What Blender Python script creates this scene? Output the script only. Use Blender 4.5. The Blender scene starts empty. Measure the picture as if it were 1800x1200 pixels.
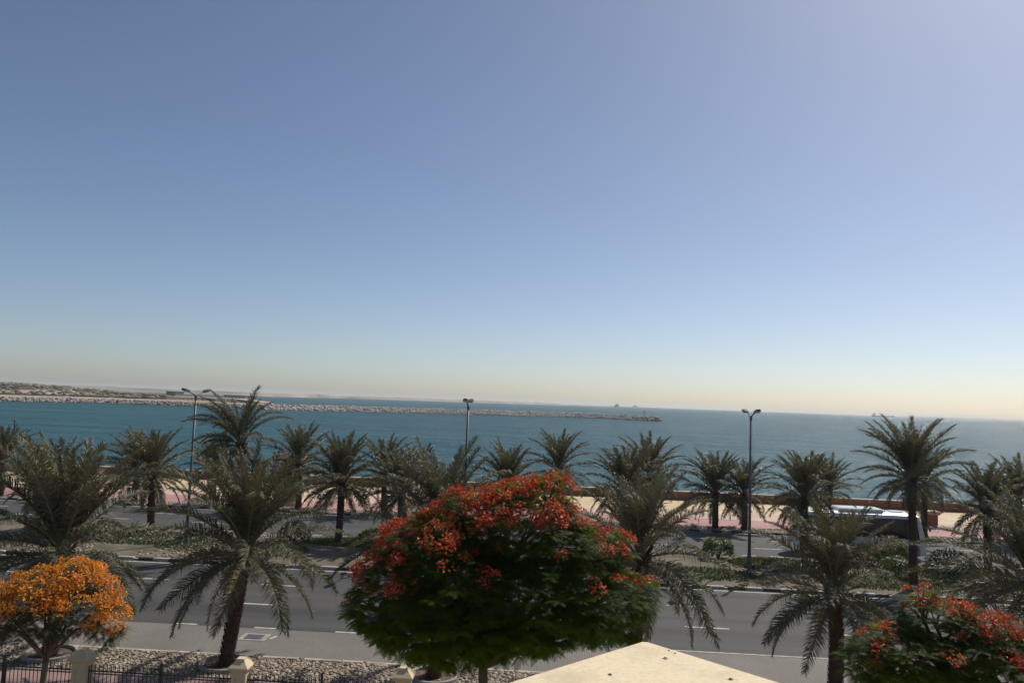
import bpy, math, random
import numpy as np
from mathutils import Vector, Matrix, Euler
R = math.radians
PI = math.pi
scene = bpy.context.scene
col = scene.collection

# ------------------------------------------------------------------ camera, sky, sun, exposure
cam_data = bpy.data.cameras.new('camera')
cam_data.lens = 27.0
cam_data.sensor_width = 36.0
cam_data.clip_start = 0.1
cam_data.clip_end = 40000
cam = bpy.data.objects.new('camera', cam_data)
col.objects.link(cam)
cam.matrix_world = (Matrix.Translation((0, 0, 10)) @ Matrix.Rotation(R(3.2), 4, 'Z')
                    @ Matrix.Rotation(R(90 + 4.47), 4, 'X') @ Matrix.Rotation(R(2.12), 4, 'Z'))
scene.camera = cam

SUN_AZ, SUN_EL = 40.7, 47.0          # degrees right of +Y, degrees up
world = bpy.data.worlds.new('World')
scene.world = world
world.use_nodes = True
wn = world.node_tree
sky = wn.nodes.new('ShaderNodeTexSky')
sky.sky_type = 'NISHITA'
sky.sun_disc = False
sky.sun_elevation = R(SUN_EL)
sky.sun_rotation = R(SUN_AZ)
sky.altitude = 1000
sky.air_density = 0.8
sky.dust_density = 2.0
sky.ozone_density = 1.2
wn.links.new(sky.outputs[0], wn.nodes['Background'].inputs[0])
wn.nodes['Background'].inputs[1].default_value = 0.095

sd = bpy.data.lights.new('sun', 'SUN')
sd.energy = 4.2
sd.angle = R(0.6)
sd.color = (1.0, 0.94, 0.84)
sun = bpy.data.objects.new('sun', sd)
col.objects.link(sun)
sdir = Vector((math.sin(R(SUN_AZ)) * math.cos(R(SUN_EL)), math.cos(R(SUN_AZ)) * math.cos(R(SUN_EL)), math.sin(R(SUN_EL))))
sun.rotation_euler = sdir.to_track_quat('Z', 'Y').to_euler()
sun.location = (40, 40, 60)

vs = scene.view_settings
vs.view_transform = 'Standard'
vs.look = 'None'
vs.exposure = 0.0
vs.gamma = 1.0
vs.use_curve_mapping = False
scene.cycles.max_bounces = 6
scene.cycles.transparent_max_bounces = 8
scene.cycles.volume_bounces = 1

# ------------------------------------------------------------------ helpers
class MB:
    def __init__(s):
        s.v = []; s.f = []; s.m = []
    def quad(s, a, b, c, d, mi=0):
        n = len(s.v); s.v += [tuple(a), tuple(b), tuple(c), tuple(d)]; s.f.append((n, n+1, n+2, n+3)); s.m.append(mi)
    def tri(s, a, b, c, mi=0):
        n = len(s.v); s.v += [tuple(a), tuple(b), tuple(c)]; s.f.append((n, n+1, n+2)); s.m.append(mi)
    def box(s, x0, x1, y0, y1, z0, z1, mi=0, taper=0.0):
        n = len(s.v); t = taper
        s.v += [(x0,y0,z0),(x1,y0,z0),(x1,y1,z0),(x0,y1,z0),(x0+t,y0+t,z1),(x1-t,y0+t,z1),(x1-t,y1-t,z1),(x0+t,y1-t,z1)]
        for q in ((0,3,2,1),(4,5,6,7),(0,1,5,4),(1,2,6,5),(2,3,7,6),(3,0,4,7)):
            s.f.append(tuple(n+i for i in q)); s.m.append(mi)
    def bbox(s, x0, x1, y0, y1, z0, z1, b=0.02, mi=0):
        """box with chamfered edges: three stacked rings plus caps"""
        def ring(i, z):
            return [(x0+i,y0,z),(x1-i,y0,z),(x1,y0+i,z),(x1,y1-i,z),(x1-i,y1,z),(x0+i,y1,z),(x0,y1-i,z),(x0,y0+i,z)]
        def ring2(z):
            i = b; c = 2*b
            return [(x0+c,y0+i,z),(x1-c,y0+i,z),(x1-i,y0+c,z),(x1-i,y1-c,z),(x1-c,y1-i,z),(x0+c,y1-i,z),(x0+i,y1-c,z),(x0+i,y0+c,z)]
        s.loft([ring2(z0), ring(b, z0+b), ring(b, z1-b), ring2(z1)], mi)
    def loft(s, rings, mi=0, caps=True, closed=True):
        n0 = len(s.v); k = len(rings[0])
        for r in rings: s.v += [tuple(p) for p in r]
        for i in range(len(rings)-1):
            for j in range(k if closed else k-1):
                a = n0+i*k+j; b = n0+i*k+(j+1) % k
                s.f.append((a, b, b+k, a+k)); s.m.append(mi)
        if caps:
            s.f.append(tuple(n0+j for j in reversed(range(k)))); s.m.append(mi)
            e = n0+(len(rings)-1)*k
            s.f.append(tuple(e+j for j in range(k))); s.m.append(mi)
    def tube(s, pts, rad, n=8, mi=0, caps=True):
        pts = [Vector(p) for p in pts]
        if not hasattr(rad, '__len__'): rad = [rad]*len(pts)
        rings = []
        for i, p in enumerate(pts):
            d = (pts[min(i+1, len(pts)-1)] - pts[max(i-1, 0)]).normalized()
            up = Vector((0,0,1)) if abs(d.z) < 0.93 else Vector((1,0,0))
            a = d.cross(up).normalized(); b = a.cross(d).normalized()
            rings.append([p + (a*math.cos(2*PI*k/n) + b*math.sin(2*PI*k/n))*rad[i] for k in range(n)])
        s.loft(rings, mi, caps)
    def lathe(s, prof, n=16, c=(0,0), mi=0):
        rings = [[(c[0]+r*math.cos(2*PI*k/n), c[1]+r*math.sin(2*PI*k/n), z) for k in range(n)] for r, z in prof]
        s.loft(rings, mi)
    def mesh(s, name, mats, smooth=False):
        me = bpy.data.meshes.new(name)
        me.from_pydata(s.v, [], s.f)
        for m in (mats if isinstance(mats, (list, tuple)) else [mats]): me.materials.append(m)
        if any(s.m): me.polygons.foreach_set('material_index', s.m)
        if smooth: me.polygons.foreach_set('use_smooth', [True]*len(s.f))
        me.update()
        return me
    def build(s, name, mats, parent=None, loc=None, smooth=False):
        return link(name, s.mesh(name, mats, smooth), parent, loc)

def link(name, me, parent=None, loc=None):
    o = bpy.data.objects.new(name, me)
    col.objects.link(o)
    if parent is not None: o.parent = parent
    if loc is not None: o.location = loc
    return o
def tag(o, label=None, cat=None, group=None, kind=None):
    if label: o['label'] = label
    if cat: o['category'] = cat
    if group: o['group'] = group
    if kind: o['kind'] = kind
    return o
def empty(name, loc, rz=0):
    o = link(name, None, None, loc)
    o.rotation_euler.z = rz
    o.empty_display_size = 0.3
    return o
def copy_child(o, parent, loc=None, rot=None, scale=None):
    c = o.copy(); col.objects.link(c); c.parent = parent
    if loc is not None: c.location = loc
    if rot is not None: c.rotation_euler = rot
    if scale is not None: c.scale = scale
    return c
def mesh_np(name, v, f, mat, k):
    """numpy verts (n,3) and faces (m,k)"""
    me = bpy.data.meshes.new(name)
    me.vertices.add(len(v)); me.vertices.foreach_set('co', np.asarray(v, np.float32).ravel())
    me.loops.add(f.size); me.loops.foreach_set('vertex_index', f.astype(np.int32).ravel())
    me.polygons.add(len(f)); me.polygons.foreach_set('loop_start', np.arange(0, f.size, k, dtype=np.int32))
    me.update(calc_edges=True)
    me.materials.append(mat)
    return me

# ------------------------------------------------------------------ materials
def nodes_of(name):
    m = bpy.data.materials.new(name); m.use_nodes = True
    nt = m.node_tree
    return m, nt, nt.nodes['Principled BSDF']
def N(nt, t, **kw):
    n = nt.nodes.new(t)
    for k, v in kw.items(): setattr(n, k, v)
    return n
def mixc(nt, fac, a, b, blend='MIX'):
    n = nt.nodes.new('ShaderNodeMix'); n.data_type = 'RGBA'; n.blend_type = blend
    for sock, val in ((n.inputs[0], fac), (n.inputs[6], a), (n.inputs[7], b)):
        if hasattr(val, 'links') or isinstance(val, bpy.types.NodeSocket): nt.links.new(val, sock)
        elif isinstance(val, (int, float)): sock.default_value = val
        else: sock.default_value = (*val[:3], 1)
    return n.outputs[2]
def noise(nt, scale, detail=3, rough=0.55, vec=None, stretch=None):
    n = N(nt, 'ShaderNodeTexNoise'); n.inputs['Scale'].default_value = scale
    n.inputs['Detail'].default_value = detail; n.inputs['Roughness'].default_value = rough
    if vec is None: vec = N(nt, 'ShaderNodeTexCoord').outputs['Object']
    if stretch:
        mp = N(nt, 'ShaderNodeMapping'); mp.inputs['Scale'].default_value = stretch
        nt.links.new(vec, mp.inputs[0]); vec = mp.outputs[0]
    nt.links.new(vec, n.inputs['Vector'])
    return n.outputs['Fac']
def ramp(nt, fac, lo, hi):
    n = N(nt, 'ShaderNodeMapRange'); n.inputs[1].default_value = lo; n.inputs[2].default_value = hi
    nt.links.new(fac, n.inputs[0]); return n.outputs[0]
def bump(nt, h, strength, dist, bsdf, normal=None):
    b = N(nt, 'ShaderNodeBump'); b.inputs['Strength'].default_value = strength; b.inputs['Distance'].default_value = dist
    nt.links.new(h, b.inputs['Height'])
    if normal is not None: nt.links.new(normal, b.inputs['Normal'])
    nt.links.new(b.outputs[0], bsdf.inputs['Normal']); return b.outputs[0]
def mat(name, c1, c2=None, scale=3.0, rough=0.7, bmp=0.0, bscale=None, metal=0.0, spec=None, stretch=None, lohi=(0.35, 0.65)):
    m, nt, b = nodes_of(name)
    c2 = c2 or tuple(x*0.75 for x in c1)
    f = noise(nt, scale, 4, 0.6, stretch=stretch)
    nt.links.new(mixc(nt, ramp(nt, f, *lohi), c1, c2), b.inputs['Base Color'])
    b.inputs['Roughness'].default_value = rough; b.inputs['Metallic'].default_value = metal
    if spec is not None: b.inputs['Specular IOR Level'].default_value = spec
    if bmp: bump(nt, noise(nt, bscale or scale*4, 4), bmp, 0.02, b)
    return m
def leaf_mat(name, c1, c2, rough=0.5, trans=0.25, tcol=None, island=True, spec=0.5):
    m, nt, b = nodes_of(name)
    if island:
        g = N(nt, 'ShaderNodeNewGeometry').outputs['Random Per Island']
    else:
        g = N(nt, 'ShaderNodeObjectInfo').outputs['Random']
    c = mixc(nt, g, c1, c2)
    nt.links.new(c, b.inputs['Base Color'])
    b.inputs['Roughness'].default_value = rough
    b.inputs['Specular IOR Level'].default_value = spec
    t = N(nt, 'ShaderNodeBsdfTranslucent'); t.inputs[0].default_value = (*(tcol or tuple(x*1.6 for x in c1)), 1)
    mx = N(nt, 'ShaderNodeMixShader'); mx.inputs[0].default_value = trans
    nt.links.new(b.outputs[0], mx.inputs[1]); nt.links.new(t.outputs[0], mx.inputs[2])
    nt.links.new(mx.outputs[0], nt.nodes['Material Output'].inputs[0])
    return m

M = {}
# asphalt with tyre-worn bands running along the road
def asphalt(name):
    m, nt, b = nodes_of(name)
    bands = noise(nt, 1.0, 2, 0.5, stretch=(0.010, 0.55, 1))
    fine = noise(nt, 60, 2, 0.7)
    patch = noise(nt, 0.25, 4, 0.6)
    c = mixc(nt, ramp(nt, bands, 0.35, 0.65), (0.026, 0.027, 0.029), (0.072, 0.069, 0.065))
    c = mixc(nt, ramp(nt, patch, 0.4, 0.75), c, (0.056, 0.054, 0.05))
    c = mixc(nt, ramp(nt, fine, 0.55, 1.0), c, (0.068, 0.066, 0.062), 'MIX')
    nt.links.new(c, b.inputs['Base Color']); b.inputs['Roughness'].default_value = 0.8
    bump(nt, fine, 0.3, 0.01, b)
    return m
def pavers(name, c1, c2, cm, w, h, scale_bump=0.4, rot=0.0):
    m, nt, b = nodes_of(name)
    tc = N(nt, 'ShaderNodeTexCoord').outputs['Object']
    mp = N(nt, 'ShaderNodeMapping'); mp.inputs['Rotation'].default_value = (0, 0, rot); nt.links.new(tc, mp.inputs[0])
    br = N(nt, 'ShaderNodeTexBrick'); nt.links.new(mp.outputs[0], br.inputs['Vector'])
    br.inputs['Scale'].default_value = 1.0; br.inputs['Brick Width'].default_value = w; br.inputs['Row Height'].default_value = h
    br.inputs['Mortar Size'].default_value = 0.012; br.inputs['Mortar Smooth'].default_value = 0.2
    br.inputs['Color1'].default_value = (*c1, 1); br.inputs['Color2'].default_value = (*c2, 1); br.inputs['Mortar'].default_value = (*cm, 1)
    c = mixc(nt, ramp(nt, noise(nt, 0.35, 4), 0.35, 0.75), br.outputs[0], tuple(x*0.72 for x in c1))
    nt.links.new(c, b.inputs['Base Color']); b.inputs['Roughness'].default_value = 0.8
    inv = N(nt, 'ShaderNodeMath', operation='SUBTRACT'); inv.inputs[0].default_value = 1.0
    nt.links.new(br.outputs['Fac'], inv.inputs[1]); bump(nt, inv.outputs[0], scale_bump, 0.01, b)
    return m
M['asphalt'] = asphalt('asphalt')
M['bay'] = pavers('bay_pavers', (0.19, 0.17, 0.15), (0.23, 0.205, 0.18), (0.10, 0.09, 0.08), 0.2, 0.1, rot=PI/2)
M['pinkpath'] = pavers('pink_pavers', (0.36, 0.23, 0.21), (0.40, 0.27, 0.24), (0.22, 0.15, 0.14), 0.3, 0.15)
M['prom_pink'] = pavers('promenade_pink', (0.42, 0.215, 0.20), (0.46, 0.25, 0.23), (0.28, 0.15, 0.14), 0.4, 0.2)
M['prom_sand'] = pavers('promenade_sand', (0.62, 0.47, 0.29), (0.68, 0.53, 0.34), (0.36, 0.27, 0.18), 0.6, 0.6)
M['prom_cream'] = pavers('promenade_cream', (0.57, 0.40, 0.32), (0.62, 0.44, 0.35), (0.38, 0.28, 0.21), 0.4, 0.2)
M['soil'] = mat('sandy_soil', (0.30, 0.24, 0.18), (0.19, 0.15, 0.11), 1.2, 0.95, 0.5, 12)
M['dark_soil'] = mat('dark_soil', (0.07, 0.05, 0.035), (0.13, 0.09, 0.06), 4, 0.95, 0.6, 20)
M['sand'] = mat('sand', (0.42, 0.33, 0.24), (0.33, 0.26, 0.19), 0.05, 0.95)
M['ground'] = mat('garden_ground', (0.30, 0.25, 0.20), (0.22, 0.18, 0.14), 0.6, 0.95, 0.3, 10)
M['kerb_black'] = mat('kerb_black_paint', (0.018, 0.018, 0.02), (0.05, 0.045, 0.04), 3, 0.6)
M['kerb_white'] = mat('kerb_white_paint', (0.50, 0.46, 0.41), (0.33, 0.29, 0.25), 3, 0.7)
M['concrete'] = mat('concrete', (0.38, 0.34, 0.29), (0.27, 0.24, 0.2), 3, 0.85, 0.2)
M['paint'] = mat('road_paint', (0.52, 0.50, 0.46), (0.26, 0.25, 0.23), 3.0, 0.7, lohi=(0.45, 0.75))
M['terracotta'] = mat('terracotta_wall', (0.27, 0.125, 0.085), (0.21, 0.095, 0.065), 0.8, 0.85, 0.15, 12)
M['coping'] = mat('coping_stone', (0.55, 0.44, 0.36), (0.42, 0.33, 0.27), 2, 0.8)
M['cream'] = mat('cream_render', (0.66, 0.54, 0.36), (0.58, 0.46, 0.30), 1.5, 0.85, 0.12, 40)
M['cream_slab'] = mat('cream_roof_paint', (0.76, 0.63, 0.42), (0.60, 0.49, 0.33), 14, 0.8, 0.2, 60, lohi=(0.45, 0.8))
M['tan'] = mat('tan_render', (0.55, 0.41, 0.29), (0.47, 0.34, 0.24), 1.0, 0.85, 0.1, 30)
M['brown_tile'] = mat('brown_roof', (0.12, 0.075, 0.055), (0.08, 0.05, 0.04), 2, 0.7, 0.3, 12)
M['iron'] = mat('black_iron', (0.018, 0.017, 0.016), (0.035, 0.03, 0.028), 12, 0.5, metal=0.2)
M['galv'] = mat('grey_lamp_steel', (0.13, 0.135, 0.14), (0.09, 0.095, 0.10), 2, 0.5, metal=0.4)
M['lamp_dark'] = mat('lamp_head_dark', (0.05, 0.052, 0.056), (0.035, 0.036, 0.04), 4, 0.45)
M['lens'] = mat('lamp_lens', (0.55, 0.57, 0.58), (0.5, 0.5, 0.5), 4, 0.2)
M['palm_trunk'] = mat('palm_bark', (0.085, 0.052, 0.038), (0.16, 0.105, 0.075), 7, 0.95, 0.6, 30)
M['palm_boot'] = mat('palm_boots', (0.125, 0.078, 0.055), (0.055, 0.034, 0.026), 9, 0.95, 0.4, 30)
M['bark'] = mat('flame_tree_bark', (0.10, 0.068, 0.05), (0.16, 0.115, 0.085), 6, 0.9, 0.4, 25)
M['rock'] = mat('armour_rock', (0.36, 0.29, 0.235), (0.25, 0.20, 0.165), 0.5, 0.9)
M['scrub'] = mat('far_scrub', (0.12, 0.115, 0.08), (0.20, 0.175, 0.125), 0.05, 0.9)
M['white_wall'] = mat('far_white_wall', (0.62, 0.59, 0.54), (0.5, 0.47, 0.43), 0.3, 0.8)
M['dark_wall'] = mat('far_dark_wall', (0.10, 0.075, 0.06), (0.14, 0.11, 0.09), 0.3, 0.8)
M['far_door'] = mat('far_door', (0.08, 0.07, 0.065), (0.06, 0.05, 0.05), 1, 0.6)
M['bus_white'] = mat('bus_white_paint', (0.74, 0.74, 0.72), (0.68, 0.68, 0.66), 0.6, 0.3)
M['bus_grey'] = mat('bus_grey_skirt', (0.30, 0.31, 0.33), (0.24, 0.25, 0.27), 0.8, 0.4)
M['glass'] = mat('dark_glass', (0.012, 0.015, 0.025), (0.02, 0.022, 0.03), 0.8, 0.06)
M['rubber'] = mat('tyre_rubber', (0.02, 0.02, 0.02), (0.03, 0.03, 0.03), 6, 0.85)
M['rim'] = mat('wheel_rim', (0.45, 0.45, 0.46), (0.3, 0.3, 0.3), 5, 0.35, metal=0.8)
M['navy'] = mat('navy_car_paint', (0.012, 0.016, 0.03), (0.016, 0.02, 0.036), 0.6, 0.25)
M['headlight'] = mat('headlight_glass', (0.7, 0.7, 0.7), (0.6, 0.6, 0.6), 6, 0.1)
M['taillight'] = mat('tail_light', (0.4, 0.02, 0.02), (0.3, 0.015, 0.015), 6, 0.2)
M['orange_paint'] = mat('orange_paint', (0.55, 0.16, 0.04), (0.42, 0.11, 0.03), 6, 0.5)
M['white_paint'] = mat('white_paint', (0.72, 0.71, 0.68), (0.6, 0.58, 0.55), 5, 0.5)
M['ship'] = mat('ship_hull', (0.05, 0.045, 0.045), (0.07, 0.06, 0.06), 0.1, 0.6)
M['dry_leaf'] = mat('dry_leaf', (0.12, 0.075, 0.04), (0.07, 0.045, 0.025), 30, 0.9)
nt = M['cream_slab'].node_tree; bs = nt.nodes['Principled BSDF']; src = bs.inputs['Base Color'].links[0].from_socket
c_ = mixc(nt, ramp(nt, noise(nt, 1.3, 5, 0.65), 0.5, 0.8), src, (0.56, 0.45, 0.30)); c_ = mixc(nt, ramp(nt, noise(nt, 45, 2, 0.6), 0.62, 0.75), c_, (0.42, 0.33, 0.22))
nt.links.new(c_, bs.inputs['Base Color'])
# stones: colour changes from stone to stone
m, nt, b = nodes_of('pebbles')
g = N(nt, 'ShaderNodeNewGeometry').outputs['Random Per Island']
cr = N(nt, 'ShaderNodeValToRGB'); nt.links.new(g, cr.inputs[0])
cr.color_ramp.elements[0].color = (0.085, 0.066, 0.05, 1); cr.color_ramp.elements[1].color = (0.48, 0.41, 0.325, 1)
e = cr.color_ramp.elements.new(0.5); e.color = (0.25, 0.20, 0.15, 1)
nt.links.new(cr.outputs[0], b.inputs['Base Color']); b.inputs['Roughness'].default_value = 0.8
M['pebble'] = m
m, nt, b = nodes_of('armour_rocks')
g = N(nt, 'ShaderNodeNewGeometry').outputs['Random Per Island']
nt.links.new(mixc(nt, g, (0.44, 0.40, 0.36), (0.31, 0.275, 0.245)), b.inputs['Base Color']); b.inputs['Roughness'].default_value = 0.9
M['rocks'] = m
M['frond'] = leaf_mat('palm_leaflets', (0.135, 0.128, 0.088), (0.075, 0.080, 0.048), 0.48, 0.18, (0.15, 0.14, 0.05), island=False, spec=0.45)
nt = M['frond'].node_tree
cr = N(nt, 'ShaderNodeValToRGB'); cr.color_ramp.elements[0].color = (0.085, 0.092, 0.055, 1); cr.color_ramp.elements[1].color = (0.21, 0.165, 0.095, 1)
for p_, c_ in ((0.4, (0.130, 0.130, 0.084, 1)), (0.8, (0.170, 0.162, 0.110, 1)), (0.9, (0.145, 0.125, 0.078, 1))):
    cr.color_ramp.elements.new(p_).color = c_
nt.links.new([n_ for n_ in nt.nodes if n_.type == 'OBJECT_INFO'][0].outputs['Random'], cr.inputs[0])
nt.links.new(cr.outputs[0], nt.nodes['Principled BSDF'].inputs['Base Color'])
M['frond_dry'] = leaf_mat('dry_palm_leaflets', (0.24, 0.18, 0.12), (0.16, 0.115, 0.075), 0.7, 0.2, (0.3, 0.22, 0.12), island=False)
M['frond'].node_tree.nodes['Principled BSDF'].inputs['Specular IOR Level'].default_value = 0.28
M['frond'].node_tree.nodes['Principled BSDF'].inputs['Roughness'].default_value = 0.58
M['rachis'] = mat('palm_midrib', (0.20, 0.19, 0.10), (0.15, 0.13, 0.075), 6, 0.55)
M['flame_leaf'] = leaf_mat('flame_tree_leaves', (0.020, 0.042, 0.007), (0.042, 0.070, 0.010), 0.6, 0.36, (0.17, 0.30, 0.010), spec=0.1)
M['dull_leaf'] = leaf_mat('flame_tree_thin_leaves', (0.055, 0.075, 0.03), (0.08, 0.085, 0.035), 0.55, 0.25, (0.13, 0.15, 0.04))
M['red_petal'] = leaf_mat('red_petals', (0.50, 0.055, 0.018), (0.33, 0.022, 0.014), 0.6, 0.3, (0.55, 0.06, 0.015))
M['red2_petal'] = leaf_mat('red_orange_petals', (0.62, 0.13, 0.03), (0.44, 0.055, 0.016), 0.6, 0.3, (0.65, 0.12, 0.02))
M['orange_petal'] = leaf_mat('orange_petals', (0.80, 0.29, 0.02), (0.60, 0.15, 0.012), 0.6, 0.35, (0.85, 0.32, 0.02))
M['amber_petal'] = leaf_mat('amber_petals', (0.82, 0.38, 0.03), (0.58, 0.19, 0.02), 0.6, 0.35, (0.85, 0.38, 0.03))
M['bush_leaf'] = leaf_mat('bush_leaves', (0.06, 0.085, 0.025), (0.10, 0.125, 0.03), 0.5, 0.25, (0.16, 0.22, 0.03))
M['bush_dark'] = leaf_mat('dark_bush_leaves', (0.03, 0.05, 0.02), (0.05, 0.07, 0.025), 0.5, 0.2)
M['grass'] = leaf_mat('lawn_blades', (0.05, 0.075, 0.022), (0.075, 0.095, 0.03), 0.6, 0.25)
# sea: layered ripples on a glossy teal body
def sea_mat():
    m, nt, b = nodes_of('sea_water')
    tc = N(nt, 'ShaderNodeTexCoord').outputs['Object']
    big = noise(nt, 0.02, 4, 0.6, tc, (0.35, 1.4, 1))
    gust = noise(nt, 0.055, 5, 0.7, tc, (0.45, 1.0, 1))
    c = mixc(nt, ramp(nt, big, 0.3, 0.7), (0.016, 0.080, 0.108), (0.026, 0.108, 0.138))
    nt.links.new(c, b.inputs['Base Color'])
    b.inputs['Specular IOR Level'].default_value = 0.0; b.inputs['Roughness'].default_value = 0.9
    nrm = None
    for sc, st, dist in ((0.03, (0.5, 1.3, 1), 6.0), (0.16, (0.55, 1.2, 1), 4.0), (1.1, (0.7, 1.1, 1), 0.7)):
        bb = N(nt, 'ShaderNodeBump'); bb.inputs['Strength'].default_value = 1.0; bb.inputs['Distance'].default_value = dist
        nt.links.new(noise(nt, sc, 4, 0.62, tc, st), bb.inputs['Height'])
        if nrm is not None: nt.links.new(nrm, bb.inputs['Normal'])
        nrm = bb.outputs[0]
    nt.links.new(nrm, b.inputs['Normal'])
    # wave-roughened reflectance: Fresnel levels off well below a flat mirror's
    fr = N(nt, 'ShaderNodeFresnel'); fr.inputs[0].default_value = 1.33; nt.links.new(nrm, fr.inputs[1])
    sp = N(nt, 'ShaderNodeMapRange'); nt.links.new(gust, sp.inputs[0])
    for k, v in zip((1, 2, 3, 4), (0.33, 0.67, 0.20, 0.46)): sp.inputs[k].default_value = v
    mn = N(nt, 'ShaderNodeMath', operation='MINIMUM'); nt.links.new(fr.outputs[0], mn.inputs[0]); nt.links.new(sp.outputs[0], mn.inputs[1])
    gl = N(nt, 'ShaderNodeBsdfGlossy'); gl.inputs['Roughness'].default_value = 0.16; nt.links.new(nrm, gl.inputs['Normal'])
    mx = N(nt, 'ShaderNodeMixShader'); nt.links.new(mn.outputs[0], mx.inputs[0]); nt.links.new(b.outputs[0], mx.inputs[1]); nt.links.new(gl.outputs[0], mx.inputs[2])
    nt.links.new(mx.outputs[0], nt.nodes['Material Output'].inputs[0])
    return m
M['sea'] = sea_mat()

# ------------------------------------------------------------------ the setting
def sheet(name, x0, x1, y0, y1, z, m, parent=None, kind='structure'):
    mb = MB(); mb.quad((x0, y0, z), (x1, y0, z), (x1, y1, z), (x0, y1, z))
    o = mb.build(name, m, parent)
    if kind and parent is None: o['kind'] = kind
    return o
XL, XR = -150, 150
sheet('ground', -1500, 1500, -700, 84.9, -0.06, M['ground'])
mb = MB()
mb.quad((-12000, 85.0, -2), (12000, 85.0, -2), (12000, 12000, -2), (-12000, 12000, -2))
tag(mb.build('sea', M['sea']), kind='structure')
sheet('footpath', XL, XR, 24.42, 26.85, 0.0, M['pinkpath'])
sheet('pebble_verge', XL, XR, 26.98, 29.40, -0.01, M['soil'])
sheet('parking_bay', XL, XR, 29.58, 32.92, 0.0, M['bay'])
road = sheet('near_carriageway', XL, XR, 32.92, 44.42, 0.004, M['asphalt'])
road2 = sheet('far_carriageway', XL, XR, 54.28, 64.55, 0.004, M['asphalt'])
sheet('gravel_strip', XL, XR, 64.80, 66.9, 0.13, M['soil'])
sheet('promenade_pink', XL, XR, 66.9, 71.4, 0.134, M['prom_pink'])['kind'] = 'structure'
sheet('promenade_cream', XL, XR, 71.4, 75.2, 0.136, M['prom_cream'])
sheet('promenade_sand', XL, XR, 75.2, 84.5, 0.134, M['prom_sand'])
M['median'] = mat('median_soil', (0.17, 0.135, 0.10), (0.075, 0.07, 0.042), 0.5, 0.95, 0.5, 12)
mb = MB(); mb.quad((XL, 44.68, 0.14), (XR, 44.68, 0.14), (XR, 54.0, 0.14), (XL, 54.0, 0.14)); med = mb.build('median', M['median']); tag(med, kind='structure')
# flush edging strip between footpath and pebbles
mb = MB(); mb.bbox(XL, XR, 26.85, 26.98, -0.05, 0.05, 0.012); tag(mb.build('path_edging', M['concrete']), kind='structure')

def kerb(name, y0, y1, z1, length, gap, mats, xa, xb, seed, weights=None):
    rnd = random.Random(seed)
    mb = MB(); mb.box(XL, XR, y0+0.02, y1-0.02, -0.05, z1-0.06)
    root = tag(mb.build(name, M['concrete']), kind='structure')
    protos = []
    for mm in mats:
        k = MB(); k.bbox(-length/2+gap, length/2-gap, y0, y1, z1-0.2, z1, 0.018)
        protos.append(k.mesh('kerb_stone', mm))
    n = int((xb-xa)/length)
    for i in range(n):
        o = link('kerb_stone', protos[i % len(protos)], root, (xa+length*(i+0.5), rnd.uniform(-.006, .006), rnd.uniform(-.006, .006)))
        o.rotation_euler.z = rnd.uniform(-.004, .004)
    return root
kerb('median_kerb', 44.42, 44.68, 0.16, 1.0, 0.006, (M['kerb_black'], M['kerb_white']), -42, 46, 1)
kerb('median_kerb', 54.0, 54.26, 0.16, 1.0, 0.006, (M['kerb_black'], M['kerb_white']), -50, 54, 2)
kerb('promenade_kerb', 64.55, 64.80, 0.16, 0.85, 0.006, (M['kerb_black'], M['kerb_white']), -60, 62, 3)
kerb('verge_kerb', 29.40, 29.58, 0.03, 0.8, 0.004, (M['kerb_white'], M['concrete']), -30, 30, 4)

# painted lines: one strip per dash
def dashes(parent, y, w, x_start, dash, period, xa, xb, z=0.008):
    mb = MB(); mb.quad((0, -w/2, 0), (dash, -w/2, 0), (dash, w/2, 0), (0, w/2, 0))
    me = mb.mesh('lane_dash', M['paint'])
    x = x_start - period*math.ceil((x_start-xa)/period)
    while x < xb:
        link('lane_dash', me, parent, (x, y, z)); x += period
dashes(road, 40.3, 0.15, -21.9, 2.0, 7.0, -60, 60)
dashes(road, 36.6, 0.15, -14.9, 2.0, 7.1, -60, 60)
dashes(road, 33.02, 0.14, -15.9, 1.0, 3.5, -60, 4)
dashes(road2, 57.9, 0.15, -20, 2.0, 7.0, -70, 70)
dashes(road2, 61.2, 0.15, -18, 2.0, 7.0, -70, 70)
def solid_line(parent, y, x0, x1, w=0.14, z=0.008):
    mb = MB(); mb.quad((x0, y-w/2, z), (x1, y-w/2, z), (x1, y+w/2, z), (x0, y+w/2, z)); mb.build('edge_line', M['paint'], parent)
solid_line(road, 44.05, XL, XR); solid_line(road, 33.02, 5.0, XR, 0.10)
solid_line(road2, 54.62, XL, XR); solid_line(road2, 64.2, XL, XR)

# sea wall
mb = MB(); mb.box(XL, XR, 84.5, 85.0, -3.2, 0.98)
w = tag(mb.build('sea_wall', M['terracotta']), 'long low terracotta sea wall along the promenade', 'wall')
mb = MB(); mb.bbox(XL-0.02, XR+0.02, 84.42, 85.08, 0.98, 1.08, 0.02); mb.build('coping', M['coping'], w)

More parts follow.
